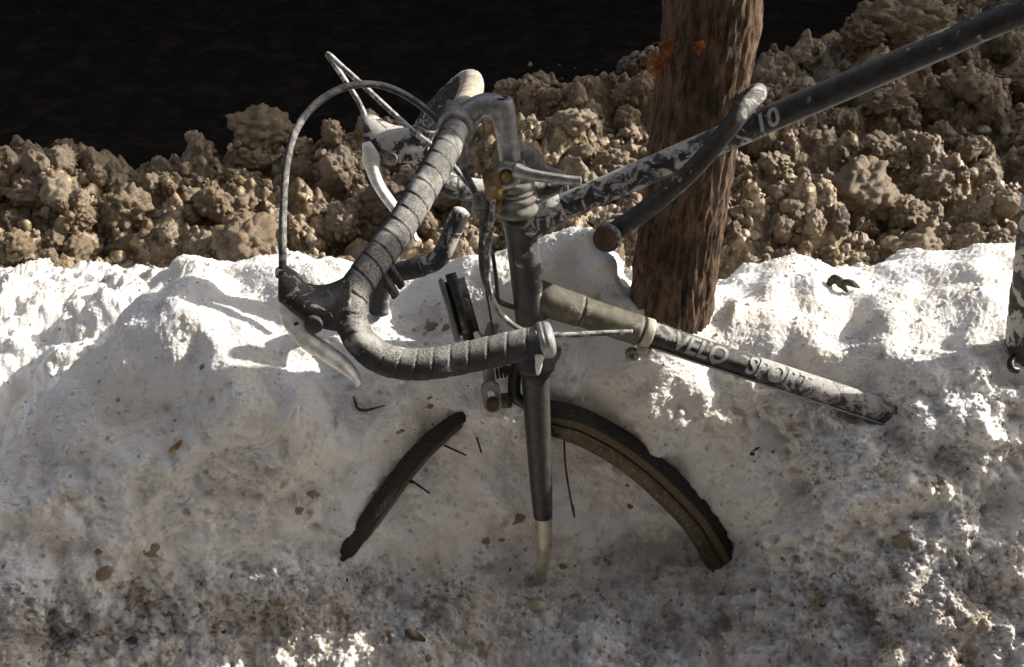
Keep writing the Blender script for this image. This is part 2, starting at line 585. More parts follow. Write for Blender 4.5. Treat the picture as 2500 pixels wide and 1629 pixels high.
def cr1(n_seg, dens):
    """parameter values along a Catmull-Rom net axis, dens samples per segment"""
    out = []
    for i, k in enumerate(dens):
        out += list(i + np.arange(k) / k)
    return np.array(out + [n_seg])

def cr_eval(P, t):
    P = np.concatenate([[2 * P[0] - P[1]], P, [2 * P[-1] - P[-2]]])
    k = len(P) - 3
    i = np.minimum(t.astype(int), k - 1)
    f = (t - i).reshape(-1, *([1] * (P.ndim - 1)))
    a, b, c, d = P[i], P[i + 1], P[i + 2], P[i + 3]
    return 0.5 * (2 * b + (c - a) * f + (2 * a - 5 * b + 4 * c - d) * f ** 2 + (3 * b - a - 3 * c + d) * f ** 3)

dens_u = []
for a, b in zip(COLS[:-1], COLS[1:]):
    inside = (b > -60 and a < 2560)
    dens_u.append(int((b - a) / (3.3 if inside else 14)))
dens_v = [8, 34, 60, 90, 70, 85, 85, 75, 30, 40, 60, 30, 12, 8]
tu = cr1(len(COLS) - 1, dens_u)
tv = cr1(NET.shape[1] - 1, dens_v)
S = cr_eval(NET, tu)                      # nu x rows x 3
S = np.transpose(cr_eval(np.transpose(S, (1, 0, 2)), tv), (1, 0, 2))   # nu x nv x 3
nu, nv = S.shape[:2]

def grid_normals(S):
    du = np.gradient(S, axis=0)
    dv = np.gradient(S, axis=1)
    n = np.cross(du, dv)
    n /= np.linalg.norm(n, axis=2)[..., None] + 1e-12
    return n

VV = np.broadcast_to(tv[None, :], (nu, nv)).ravel()
Pn = S.reshape(-1, 3)
px_of = 1250 + F_PX * Pn[:, 0] / np.maximum(.2, (Pn[:, 1] * CP - (Pn[:, 2] - CAM_Z) * SP))
py_of = CH / 2 - F_PX * (Pn[:, 1] * SP + (Pn[:, 2] - CAM_Z) * CP) / np.maximum(.2, (Pn[:, 1] * CP - (Pn[:, 2] - CAM_Z) * SP))
fore = 1 - smooth(3.6, 4.6, VV)                       # rubble at the toe
right = smooth(1700, 2000, px_of) * (1 - smooth(5.8, 7.0, VV))
behind = smooth(8.5, 10.5, VV)
rough = np.clip(fore + .75 * right + behind * .25, 0, 1)
nb = fbm(Pn * 7, 3)
ns = fbm(Pn * 24 + 3.1, 3)
nt = fbm(Pn * 75 + 9.2, 3, .55)
nf = fbm(Pn * 240 + 1.7, 2, .6)
lump = .5 - cells(Pn * 38)
lump2 = .5 - cells(Pn * 95 + 4.0)
rightface = smooth(1350, 1550, px_of) * (1 - smooth(6.6, 7.6, VV))
calm0 = 1 - .78 * smooth(6.0, 7.0, VV) * (1 - smooth(8.6, 9.4, VV))
disp = (.027 + .002 * rough) * nb + calm0 * (.0100 + .0040 * rightface + .004 * rough) * ns + calm0 * (.0024 + .0034 * rough) * nt + (.0014 + .0012 * rough) * nf
chunk = np.maximum(.55 - cells(Pn * 21 + 31), 0) * smooth(-.1, .5, fbm(Pn * 9 + 61, 2))
disp += .028 * chunk * (1 - .9 * smooth(6.4, 7.4, VV)) * (VV < 9.4)
pit = 1 - smooth(.10, .32, cells(Pn * 46 + 12))
disp -= .0055 * pit * smooth(-.05, .45, fbm(Pn * 12 + 90, 2)) * (1 - .7 * smooth(6.6, 7.4, VV)) * (VV < 9.4)
disp += rough * (.012 * np.maximum(lump, 0) + .0075 * np.maximum(lump2, 0)) + behind * .022 * fbm(Pn * 14 + 70, 3, .5)
# smooth dents on the crest and the right-hand crown
for (cx, cy, rad, dep) in [(2070, 800, 70, .020), (1920, 870, 45, .014), (2310, 790, 60, .018), (2130, 900, 60, .010), (560, 810, 40, .014),
                           (480, 860, 34, .012), (660, 760, 70, .010), (1900, 960, 60, .010), (740, 990, 60, -.018), (2000, 830, 60, -.016),
                           (2380, 720, 80, -.012), (1480, 640, 60, -.012), (1060, 770, 45, .012), (905, 880, 60, -.012), (1790, 790, 50, -.022), (1880, 740, 50, -.018), (1205, 1000, 45, -.026), (1255, 1010, 40, -.026), (2262, 1045, 45, -.024), (1437, 590, 20, -.014), (1400, 640, 30, .010), (1480, 660, 25, -.012), (1500, 700, 25, .012), (1570, 990, 45, -.020), (1668, 1045, 45, -.022), (1765, 1130, 45, -.022), (1570, 880, 60, -.022), (1830, 930, 60, -.022), (2120, 1190, 60, -.018), (2230, 1140, 50, -.015), (1930, 1310, 45, -.022), (2040, 1235, 35, -.018), (1830, 1430, 50, -.016), (2000, 1500, 55, -.02), (2180, 1600, 55, -.022), (1440, 1600, 60, -.03), (2250, 1080, 90, .012), (2020, 1190, 40, .014)]:
    q = ((px_of - cx) ** 2 + (py_of - cy) ** 2) / rad ** 2
    front = (VV < 9.2)
    disp -= dep * np.exp(-q) * front
near_tyre = np.exp(-(((VV - 4.8) / 1.6) ** 2)) * smooth(700, 850, px_of) * (1 - smooth(1800, 1950, px_of))
disp *= 1 - .40 * near_tyre
Nn = grid_normals(S).reshape(-1, 3)
Nn *= np.where(Nn[:, 2:3] < 0, -1, 1)
SV = Pn + Nn * disp[:, None]
SNOW = SV.reshape(nu, nv, 3)

# grime carried in the snow: uneven patches with shapes of their own, thicker in the ploughed rubble at the toe
spots = fbm(Pn * 16 + 40, 4, .6)
dirt = .11 + .21 * fore + .05 * right + .34 * np.clip(spots - .12, 0, 1) * (.6 + .6 * fore + .3 * right)
dirt += .30 * np.clip(fbm(Pn * 45 + 80, 3, .6) - .15, 0, 1) * (.4 + .7 * fore + .15 * right)
dirt += .35 * smooth(.1, .6, fbm(Pn * 11 + 10, 3)) * smooth(10.2, 11.3, VV)
for (cx, cy, rx, ry, amt) in [(620, 1150, 90, 70, .35), (760, 1190, 50, 40, .4), (1210, 1290, 60, 40, .45), (960, 1250, 60, 45, .55), (2210, 1330, 60, 80, .5),
                              (1620, 1350, 110, 45, .45), (1830, 1340, 90, 40, .4), (240, 1340, 40, 30, .3), (1060, 1140, 60, 60, .3), (1480, 1430, 90, 35, .4),
                              (90, 1560, 130, 70, .45), (700, 1500, 160, 70, .25), (1180, 1520, 180, 80, .2), (1700, 1560, 120, 60, .3), (2350, 1500, 140, 80, .25),
                              (1060, 790, 45, 50, .28), (430, 1000, 60, 50, .2), (180, 1030, 60, 70, .22), (330, 1200, 140, 30, .18), (2050, 1120, 60, 30, .3), (1500, 700, 40, 60, .25)]:
    q = ((px_of - cx) / rx) ** 2 + ((py_of - cy) / ry) ** 2
    dirt += .65 * amt * np.exp(-q * (1 + .8 * nt)) * (.55 + .9 * np.clip(ns + .3, 0, 1)) * (VV < 9.2)
dirt -= .25 * smooth(7.4, 8.6, VV) * (1 - behind)
dirt = np.clip(dirt, 0, 1)

ii, jj = np.meshgrid(np.arange(nu - 1), np.arange(nv - 1), indexing='ij')
q0 = (ii * nv + jj).ravel()
faces = np.stack([q0, q0 + nv, q0 + nv + 1, q0 + 1], 1)

def fast_mesh(name, V, Fq, mat, attrs=None):
    me = bpy.data.meshes.new(name)
    k = Fq.shape[1]
    me.vertices.add(len(V))
    me.vertices.foreach_set("co", np.ascontiguousarray(V, dtype=np.float32).ravel())
    me.loops.add(Fq.size)
    me.loops.foreach_set("vertex_index", np.ascontiguousarray(Fq, dtype=np.int32).ravel())
    me.polygons.add(len(Fq))
    me.polygons.foreach_set("loop_start", np.arange(0, Fq.size, k, dtype=np.int32))
    me.polygons.foreach_set("use_smooth", np.ones(len(Fq), dtype=bool))
    me.materials.append(M[mat])
    for a, v in (attrs or {}).items():
        at = me.attributes.new(a, 'FLOAT', 'POINT')
        at.data.foreach_set("value", np.ascontiguousarray(v, dtype=np.float32))
    me.update(calc_edges=True)
    me.validate()
    return me

def link(name, me, parent=None):
    o = bpy.data.objects.new(name, me)
    sc.collection.objects.link(o)
    if parent is not None:
        o.parent = parent
    return o

snow = link("snow_bank", fast_mesh("snow_bank", SV, faces, "snow", {"dirt": dirt}))
tag(snow, "dirty white roadside snow bank that the bicycle is buried in", kind="structure")

def snow_hit(px, py, vmax=9.3):
    """nearest front vertex of the snow surface to a photo pixel, with its normal"""
    m = np.where((VV < vmax))[0]
    d = (px_of[m] - px) ** 2 + (py_of[m] - py) ** 2
    k = m[np.argmin(d)]
    return SV[k], Nn[k]

# ------------------------------------------------------------------ road, unseen wall added across it to shade the road
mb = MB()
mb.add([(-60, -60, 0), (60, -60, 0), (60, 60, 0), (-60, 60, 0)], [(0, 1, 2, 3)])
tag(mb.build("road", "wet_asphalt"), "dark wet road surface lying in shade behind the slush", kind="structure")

WALL_Y, WALL_H, WALL_X0, WALL_X1 = 4.6, 3.6, -9.0, 7.2
wall = empty("shade_wall", (0, WALL_Y, 0))
tag(wall, "unseen dark wall added across the road to cast shade on it", "wall")
mb = MB()
box(mb, ((WALL_X0 + WALL_X1) / 2, WALL_Y + .15, WALL_H / 2 - .05), (1, 0, 0), (0, 1, 0), (0, 0, 1), WALL_X1 - WALL_X0, .3, WALL_H - .1, .01)
mb.build("wall_face", "blocker_render", wall, (0, WALL_Y, 0), False)
n_c = 16
for i in range(n_c):
    mb = MB()
    w = (WALL_X1 - WALL_X0) / n_c
    box(mb, (WALL_X0 + (i + .5) * w, WALL_Y + .15, WALL_H), (1, 0, 0), (0, 1, 0), (0, 0, 1), w - .01, .38, .1, .01)
    mb.build("coping_stone", "stone_coping", wall, (0, WALL_Y, 0), False)

tall = empty("shade_block", (10.7, WALL_Y, 0))  # unseen block added so its shadow falls over the back of the ridge
tag(tall, "tall dark building beyond the wall's right end, outside the picture", "building")
mb = MB()
box(mb, (10.75, WALL_Y + 1.2, 2.5), (1, 0, 0), (0, 1, 0), (0, 0, 1), 7.0, 2.4, 5.0, .01)
mb.build("wall", "blocker_render", tall, (10.7, WALL_Y, 0), False)
mb = MB()
box(mb, (10.75, WALL_Y + 1.2, 5.05), (1, 0, 0), (0, 1, 0), (0, 0, 1), 7.2, 2.6, .1, .01)
mb.build("roof", "stone_coping", tall, (10.7, WALL_Y, 0), False)

# unseen building front added behind the camera to keep low sky light off the bank
FY = -1.7
front = empty("sky_blocker", (0, FY, 0))
tag(front, "unseen plain building front added behind the camera to block low sky light", "building")
mb = MB()
box(mb, (0, FY - .2, 4.0), (1, 0, 0), (0, 1, 0), (0, 0, 1), 26, .4, 8.0, .01)
mb.build("wall", "blocker_brick", front, (0, FY, 0), False)
for x in (-6.5, -2.2, 2.2, 6.5):
    for z in (3.9, 6.4):
        mb = MB()
        box(mb, (x, FY + .03, z), (1, 0, 0), (0, 1, 0), (0, 0, 1), 1.3, .06, 1.6, .008)
        w_ = mb.build("window", "stone_coping", front, (0, FY, 0), False)
        for sx in (-.3, .3):
            mb = MB()
            box(mb, (x + sx, FY + .065, z), (1, 0, 0), (0, 1, 0), (0, 0, 1), .5, .02, 1.4, .004)
            mb.build("pane", "dark_glass", w_, (0, FY, 0), False)

# ------------------------------------------------------------------ slush ridge behind the bank
def ridge_y(x):
    return np.interp(x, [-3, -1.2, -.7, -.2, .2, .5, .8, 1.1, 1.5, 3], [1.95, 1.93, 1.97, 2.02, 2.14, 2.25, 2.62, 2.95, 3.1, 3.2])
def slush_h(x, y):
    yr = ridge_y(x)
    front = smooth(1.44, 1.66, y)
    z = .40 + .165 * front + .02 * smooth(1.7, 1.9, y) - .035 * (1 - smooth(-.25, .1, x)) + .045 * np.exp(-((x - .12) / .28) ** 2)
    z = z - .66 * smooth(yr, yr + .42, y)
    p = np.stack([x, y, 0 * x], 1)
    z = z + .070 * fbm(p * 4.2 + 2.2, 2) + .042 * fbm(p * 11 + 5, 2)
    return z
gx = np.concatenate([np.linspace(-3, -1.05, 60, endpoint=False), np.linspace(-1.05, 1.5, 680, endpoint=False), np.linspace(1.5, 3.2, 50)])
gy = np.concatenate([np.linspace(1.36, 2.6, 320, endpoint=False), np.linspace(2.6, 3.7, 80)])
X, Y = np.meshgrid(gx, gy, indexing='ij')
xf, yf = X.ravel(), Y.ravel()
Z = slush_h(xf, yf)
P3 = np.stack([xf, yf, Z], 1)
c1 = cells(P3 * 17)
c2 = cells(P3 * 42 + 7)
Zd = Z + .052 * np.sqrt(np.maximum(0, .62 - c1)) + .022 * np.sqrt(np.maximum(0, .6 - c2)) + .010 * np.sqrt(np.maximum(0, .55 - cells(P3 * 85 + 3))) + .006 * fbm(P3 * 90, 2) - .034
a_, b_ = len(gx), len(gy)
ii, jj = np.meshgrid(np.arange(a_ - 1), np.arange(b_ - 1), indexing='ij')
q0 = (ii * b_ + jj).ravel()
sf = np.stack([q0, q0 + b_, q0 + b_ + 1, q0 + 1], 1)
slush = link("slush_ridge", fast_mesh("slush_ridge", np.stack([xf, yf, Zd], 1), sf, "slush"))
tag(slush, "ploughed ridge of brown frozen slush along the road", kind="structure")

def slush_hit(px, py):
    """first point of the slush surface on a photo ray"""
    d = np.linspace(1.5, 3.6, 700)
    yc = (CH / 2 - py) / F_PX
    x = (px - CW / 2) / F_PX * d
    y = d * (CP + yc * SP)
    z = CAM_Z + d * (yc * CP - SP)
    h = slush_h(x, y)
    k = np.where((z < h) & (y > 1.4))[0]
    return (np.array([x[k[0]], y[k[0]], z[k[0]]]), d[k[0]]) if len(k) else (None, None)

# clods: shapes shared between many lumps
def clod_mesh(seed, sub, knob):
    bm = bmesh.new()
    bmesh.ops.create_icosphere(bm, subdivisions=sub, radius=1.0)
    V = np.array([v.co[:] for v in bm.verts])
    F = np.array([[v.index for v in f.verts] for f in bm.faces])
    bm.free()
    r = np.random.default_rng(seed)
    o = r.uniform(0, 90, 3)
    k = 1 + .34 * fbm(V * 1.1 + o, 2)
    # a few flat broken sides
    for _ in range(5):
        n = r.normal(size=3); n /= np.linalg.norm(n)
        h = r.uniform(.72, .95)
        dd = V @ n * k
        k = np.where(dd > h, k * (h + (dd - h) * .3) / np.maximum(dd, 1e-6), k)
    c = cells(V * 2.6 + o)
    k = k + knob * .46 * np.sqrt(np.maximum(0, .62 - c))
    c = cells(V * 6.0 + o)
    k = k + knob * .24 * np.sqrt(np.maximum(0, .6 - c)) + .045 * fbm(V * 6 + o, 2, .5)
    V = V * k[:, None] * np.array([1, r.uniform(.75, 1.0), r.uniform(.65, .95)])
    V /= np.abs(V).max()
    return V, F

CLOD = {}
def clod_data(kind, i, mat):
    key = (kind, i, mat)
    if key not in CLOD:
        V, F = clod_mesh(100 * (kind == "big") + i, 5 if kind == "big" else 4, 1.15 if i % 3 else .7)
        CLOD[key] = fast_mesh("clod", V, F, mat)
    return CLOD[key]

def put_clod(kind, i, mat, p, r, rot):
    o = link("slush_clod", clod_data(kind, i, mat))
    o.location = p
    o.scale = (r, r, r * rng.uniform(.8, 1.0))
    o.rotation_euler = rot
    return o

HERO = [  # px, py, radius px, material, label
 (596, 598, 92, "slush", "big brown slush boulder with a snow-dusted face, left of the arching brake cable"),
 (309, 517, 72, "slush", "wedge-shaped brown slush lump above the left white snow, halfway up the ridge"),
 (842, 545, 68, "slush_pale", "tall faceted pale brown slush block standing right of the arching brake cable"),
 (640, 318, 84, "slush", "knobbly brown slush mound on the skyline left of the arching brake cable"),
 (205, 535, 38, "slush", "small squarish slush lump just left of the wedge-shaped one"),
 (335, 447, 36, "slush", "rounded egg-like brown lump above the wedge-shaped slush lump"),
 (138, 655, 34, "slush", "round brown lump sitting at the edge of the far-left white snow"),
 (75, 480, 60, "slush", "knobbly brown slush lump near the left picture edge"),
 (165, 368, 40, "slush", "brown slush lump on the skyline near the left picture edge"),
 (520, 500, 60, "slush", "broad brown slush lump behind and above the snow-dusted boulder"),
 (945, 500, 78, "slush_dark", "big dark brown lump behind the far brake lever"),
 (1245, 232, 50, "slush_pale", "pale slush lump on the skyline right beside the handlebar stem"),
 (1400, 300, 62, "slush_pale", "pale crumbly slush lump between the handlebar stem and the tree"),
 (1530, 232, 50, "slush", "peaked slush lump on the skyline close to the tree's left side"),
 (1500, 400, 55, "slush", "slush lump touching the tree's left side above the top tube"),
 (2106, 466, 94, "slush", "largest rounded brown boulder, right of the tree below the top tube"),
 (2168, 372, 66, "slush", "smooth dark-topped boulder just above the largest rounded one"),
 (2163, 258, 68, "slush", "rough squarish boulder directly under the bicycle's top tube"),
 (2296, 265, 52, "slush", "low rounded slush lump right of the squarish boulder under the top tube"),
 (2290, 455, 68, "slush_pale", "pale knobbly boulder right of the largest rounded one"),
 (2212, 525, 56, "slush", "slanting boulder wedged below the pale knobbly boulder"),
 (2243, 612, 70, "slush", "rounded boulder resting on the right-hand snow crest"),
 (2362, 592, 56, "slush", "angular boulder next to the frosted post, on the snow crest"),
 (2452, 590, 40, "slush", "small boulder half hidden by the frosted post at the right edge"),
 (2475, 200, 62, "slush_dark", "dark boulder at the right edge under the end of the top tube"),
 (2210, 70, 120, "slush", "huge slush block at the top edge behind the top tube"),
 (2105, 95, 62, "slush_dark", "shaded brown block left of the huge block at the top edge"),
 (1985, 550, 42, "slush_pale", "pale lump above the white snow right of the tree"),
 (1895, 405, 46, "slush_pale", "knobbly pale lump close to the tree's right side under the top tube"),
 (1805, 408, 36, "slush_pale", "smooth tan lump touching the tree's right side"),
]
for i, (px, py, rp, mt, lab) in enumerate(HERO):
    p, d = slush_hit(px, py + rp * .35)
    low = py + rp * .35
    while p is None:                     # sits on the skyline: find the ridge below it
        low += 6
        p, d = slush_hit(px, low)
    r = rp * d / F_PX * 1.05
    o = put_clod("big", i, mt, p + np.array([0, .25 * r, .30 * r]), r, (rng.uniform(-.4, .4), rng.uniform(-.4, .4), rng.uniform(0, 6.28)))
    tag(o, lab, "slush lump", "large brown slush boulders on the ridge")

n_mid = 0
tries = 0
while n_mid < 260 and tries < 4000:
    tries += 1
    px = rng.uniform(-60, 2560)
    py = rng.uniform(60, 660)
    if any((px - h[0]) ** 2 + (py - h[1]) ** 2 < (h[2] * .8) ** 2 for h in HERO):
        continue
    p, d = slush_hit(px, py)
    if p is None or p[1] > ridge_y(p[0]) + .01 or p[1] < 1.52:
        continue
    rp = 13 + 38 * rng.random() ** 2.0
    r = rp * d / F_PX
    mt = ("slush", "slush", "slush_pale", "slush", "slush_dark")[int(rng.integers(5))]
    o = put_clod("mid", int(rng.integers(14)), mt, p + np.array([0, 0, .25 * r]), r, tuple(rng.uniform(0, 6.28, 3)))
    tag(o, "fist-sized or smaller brown slush lump strewn over the ridge behind the bicycle", "slush lump", "small slush lumps strewn over the ridge")
    n_mid += 1

# crumbs between the lumps: too many to count
bm = bmesh.new()
bmesh.ops.create_icosphere(bm, subdivisions=2, radius=1.0)
cv = np.array([v.co[:] for v in bm.verts])
cf = np.array([[v.index for v in f.verts] for f in bm.faces])
bm.free()
def crumbs(name, pts, radii, mat, label, dirt_v=None, cv=cv, cf=cf):
    n = len(pts)
    V = np.zeros((n, len(cv), 3))
    base = [cv * (1 + .45 * fbm(cv * 1.3 + 11.0 * k, 2))[:, None] for k in range(24)]
    for k in range(n):
        q = base[int(rng.integers(24))] * rng.uniform(.65, 1.2, 3)
        t = rng.uniform(0, 6.28)
        c, s = math.cos(t), math.sin(t)
        q = q @ np.array([[c, -s, 0], [s, c, 0], [0, 0, 1]])
        V[k] = pts[k] + q * radii[k]
    Fc = (cf[None] + (np.arange(n) * len(cv))[:, None, None]).reshape(-1, 3)
    o = link(name, fast_mesh(name, V.reshape(-1, 3), Fc, mat, None if dirt_v is None else {"dirt": np.repeat(dirt_v, len(cv))}))
    tag(o, label, kind="stuff")
    return o
def slush_pts(n):
    x = rng.uniform(-1.25, 1.7, n * 3)
    y = 1.46 + (ridge_y(x) + .03 - 1.46) * rng.random(n * 3)
    cl = fbm(np.stack([x, y, 0 * x], 1) * 7 + 50, 2) + rng.normal(0, .25, n * 3)
    k = np.argsort(-cl)[:n]
    x, y = x[k], y[k]
    z = slush_h(x, y)
    P = np.stack([x, y, z], 1)
    z = z + .052 * np.sqrt(np.maximum(0, .62 - cells(P * 17))) + .022 * np.sqrt(np.maximum(0, .6 - cells(P * 42 + 7))) - .03
    return np.stack([x, y, z], 1)
sp = slush_pts(6500)
crumbs("slush_crumbs", sp, .0028 + .011 * rng.random(len(sp)) ** 3, "slush", "brown slush crumbs between the lumps")
sp = slush_pts(3000)
crumbs("pale_slush_crumbs", sp, .003 + .009 * rng.random(len(sp)) ** 2.5, "slush_pale", "pale icy crumbs between the lumps")

# ------------------------------------------------------------------ tree
TX, TY, TR = .1935, 1.205, .0468
tree = empty("tree", (TX, TY, .45))
tag(tree, "slender brown-barked street tree rising out of the snow behind the bicycle", "tree")
def trunk_axis(z):
    return np.array([TX + .010 * (z - .75) + .006 * math.sin(z * 7), TY + .012 * (z - .8), z])
zs = np.linspace(.40, 3.2, 900)
P = np.array([trunk_axis(z) for z in zs])
seg = 150
an = np.linspace(0, 2 * math.pi, seg, endpoint=False)
rad = TR * np.interp(zs, [.4, .7, .8, 1.2, 2, 3.2], [1.10, 1.06, 1.02, 1.0, .92, .75])
Q = P[:, None, :] + np.stack([np.cos(an), np.sin(an), 0 * an], 1)[None] * rad[:, None, None]
q = Q.reshape(-1, 3)
v1 = fbm(q * np.array([60, 60, 9]), 3, .55)
v2 = fbm(q * np.array([260, 260, 48]) + 6, 2)
big = fbm(q * 9 + 3, 2)
dsp = .0030 * (.5 - np.abs(fbm(q * np.array([120, 120, 17]), 2, .5)) * 1.6) + .0016 * v2 + .0028 * big
for zz, aa, h in [(1.085, .15, .006), (.99, 2.6, .004), (1.16, 3.0, .003)]:
    dsp += h * np.exp(-((q[:, 2] - zz) / .035) ** 2 - (np.angle(np.exp(1j * (np.tile(an, len(zs)) - aa))) / .6) ** 2)
out = np.tile(np.stack([np.cos(an), np.sin(an), 0 * an], 1), (len(zs), 1))
q = q + out * dsp[:, None]
ii, jj = np.meshgrid(np.arange(len(zs) - 1), np.arange(seg), indexing='ij')
a0 = (ii * seg + jj).ravel(); a1 = (ii * seg + (jj + 1) % seg).ravel()
tf = np.stack([a0, a1, a1 + seg, a0 + seg], 1)
tr = link("trunk", fast_mesh("trunk", q - np.array(tree.location), tf, "bark"), tree)
for k, (z0, az, ln) in enumerate([(2.35, 2.3, 1.1), (2.6, .4, 1.2), (2.8, 4.2, 1.0), (3.0, 1.4, 1.1), (3.18, 5.3, 1.3)]):
    b = trunk_axis(z0)
    dirv = np.array([math.cos(az) * .62, math.sin(az) * .62, .78])
    pp = [b + dirv * ln * t + np.array([0, 0, .12 * t * t]) + .03 * np.array([math.sin(5 * t + k), math.cos(4 * t), 0]) * t for t in np.linspace(0, 1, 16)]
    mb = MB(); tube(mb, pp, np.linspace(.02, .003, 16), 10)
    for j in range(5):
        t = .35 + .13 * j
        s0 = pp[int(t * 15)]
        d2 = dirv + np.array([math.cos(az + (1.2 if j % 2 else -1.2)), math.sin(az + (1.2 if j % 2 else -1.2)), .2]) * .8
        tube(mb, [s0 + d2 * .35 * u for u in np.linspace(0, 1, 6)], np.linspace(.007, .001, 6), 6)
    mb.build("limb", "bark", tree, tree.location)
def fibre_tuft(px, py, d, n, spread, label):
    c = U(px, py, d)
    mb = MB()
    for k in range(n):
        dv = np.array([rng.uniform(-1, .35), rng.uniform(-.9, -.1), rng.uniform(-1, .8)])
        dv /= np.linalg.norm(dv)
        ln = spread * rng.uniform(.4, 1.0)
        s = c + rng.normal(0, spread * .22, 3) * np.array([1, .2, 1])
        pts = [s + dv * ln * t + np.array([0, 0, -.3 * ln]) * t * t + rng.normal(0, .0006, 3) for t in np.linspace(0, 1, 6)]
        tube(mb, pts, np.linspace(.0007, .0003, 6), 5, cap=False)
    o = mb.build("fibre_tuft", "orange_fibre", tree, tree.location)
    o["label"] = label
def trunk_d(px, py):
    """depth of the trunk's camera side at a pixel"""
    yc = (CH / 2 - py) / F_PX
    d = (TY - TR * .93) / (CP + yc * SP)
    return d - .002
fibre_tuft(1612, 150, trunk_d(1612, 150) + .025, 40, .020, "frayed orange fibres sticking out of the left of the trunk")
fibre_tuft(1632, 110, trunk_d(1632, 110) + .012, 34, .012, "orange fibres stuck flat on the bark")
fibre_tuft(1712, 108, trunk_d(1712, 108) - .001, 26, .009, "small rusty orange fibre patch on the bark")

# ------------------------------------------------------------------ frosted post at the right edge
pb, pt = U(2488, 900, 1.375), U(2582, 150, 1.19)
post = empty("frosted_post", pb)
tag(post, "thin dark post with peeling white frost, cut by the right picture edge", "post")
mb = MB()
dp = (pt - pb)
tube(mb, [pb + dp * t for t in np.linspace(-.25, 2.2, 160)], .0185, 28,
     mod=lambda i, a: 1 + .045 * np.sin(i * .7 + 3 * a) * np.sin(i * .23) + .03 * np.sin(i * 1.9 + 5 * a))
mb.build("post_tube", "post_paint", post, pb)
mb = MB()
hk = [U(2480, 868, 1.352), U(2468, 882, 1.345), U(2470, 900, 1.342), U(2484, 904, 1.345)]
tube(mb, spline(hk, 20), .004, 10)
mb.build("hook_bolt", "black_plastic", post, pb)
# ------------------------------------------------------------------ bicycle
R = np.array([[-.160, -.987, -.017], [.870, -.133, -.474], [.466, -.091, .880]])
AX, FW, LT = C2W(R[:, 0]), C2W(R[:, 1]), C2W(R[:, 2])      # steering axis up, forward, left (towards the camera)
BO = U(1320, 1430, 1.49)
bike = empty("bicycle", BO)
tag(bike, "wrecked dark road bicycle with drop handlebars, half buried in the snow bank", "bicycle")
def B(mb, name, mats, parent=None, **k):
    return mb.build(name, mats, parent or bike, BO, **k)
def line(a, b, n):
    return np.array([np.asarray(a) + (np.asarray(b) - np.asarray(a)) * t for t in np.linspace(0, 1, n)])

# frame tubes
h_top, h_bot = U(1267, 522, 1.264), U(1306, 862, 1.340)
HA = (h_top - h_bot) / np.linalg.norm(h_top - h_bot)
hl = np.linalg.norm(h_top - h_bot)
mb = MB()
lathe(mb, h_bot, HA, [(0, .0178), (.002, .0188), (.010, .0188), (.013, .0172), (.03, .0168), (hl * .5, .0166), (hl - .03, .0168), (hl - .012, .0172), (hl - .009, .0188), (hl - .001, .0188), (hl, .0178)], 40)
head = B(mb, "head_tube", "frame_paint")
t0, t1 = U(1278, 548, 1.268), U(2640, -36, 1.142)
mb = MB(); tube(mb, line(t0, t1, 60), .0137, 32)
top_tube = B(mb, "top_tube", "frame_paint")
mb = MB()
tl = (t1 - t0) / np.linalg.norm(t1 - t0)
lug = [(0.0, .0175), (.018, .0162), (.030, .0156), (.046, .0152), (.0465, .0138)]
lathe(mb, t0, tl, lug, 32)
B(mb, "lug", "frame_paint_salted", top_tube)
mb = MB()
s0, s1 = t0 + tl * .047, t0 + tl * .26
tube(mb, line(s0, s1, 50), .01395, 36, cap=False)
o = B(mb, "salt_crust", "frame_paint_salted", top_tube)
o["label"] = "stretch of the top tube crusted with white salt frost"
d0, d1 = U(1302, 722, 1.316), U(2330, 1062, 1.383)
dl = (d1 - d0) / np.linalg.norm(d1 - d0)
mb = MB(); tube(mb, line(d0, d1, 60), .0143, 32)
down_tube = B(mb, "down_tube", "frame_paint")
mb = MB()
lathe(mb, d0, dl, [(0, .0195), (.02, .0185), (.05, .0178), (.054, .0176), (.0545, .0150)], 36)
B(mb, "lug", "sleeve", down_tube)
mb = MB()
tube(mb, line(d0 + dl * .055, d0 + dl * .123, 20), .0168, 36)
o = B(mb, "sleeve", "sleeve", down_tube); o["label"] = "yellowed chromed sleeve on the down tube"
mb = MB(); tube(mb, line(d0 + dl * .262, d0 + dl * .46, 30), .01448, 32, cap=False)
o = B(mb, "frost_crust", "granular_frost", down_tube); o["label"] = "granular white frost on the lower down tube"
# lower lug collar under the head tube
mb = MB(); lathe(mb, h_bot - HA * .022, HA, [(0, .014), (.002, .020), (.009, .0215), (.012, .0195), (.02, .0195), (.022, .018)], 36)
B(mb, "lower_headset", "fork_paint")

# headset stack
hs0 = h_top
mb = MB()
lathe(mb, hs0, HA, [(0, .018), (.001, .0225), (.004, .0242), (.008, .0240), (.011, .0205), (.014, .0190), (.0145, .0205), (.018, .0215), (.021, .0205), (.022, .0180),
                    (.0225, .0195), (.027, .0200), (.0275, .0180), (.028, .0188), (.036, .0188), (.0365, .0165)], 40)
B(mb, "headset", "alloy_dirty")
mb = MB(); lathe(mb, hs0 + HA * .0365, HA, [(0, .0155), (.001, .0175), (.011, .0175), (.012, .0160), (.013, .0140), (.018, .0135), (.019, .0120)], 6)
B(mb, "locknut", "alloy_dirty", auto=30)

# stem
q_lo, q_hi = U(1246, 392, 1.238), U(1228, 262, 1.212)
clamp = U(1118, 300, 1.232)
path = spline([q_lo, U(1240, 350, 1.230), U(1233, 300, 1.220), U(1215, 262, 1.216), U(1175, 258, 1.222), U(1140, 282, 1.228), clamp], 60)
mb = MB()
rr = np.interp(np.linspace(0, 1, 60), [0, .35, .5, .7, 1], [.0108, .0110, .0122, .0115, .0130])
tube(mb, path, rr, 28, up=LT)
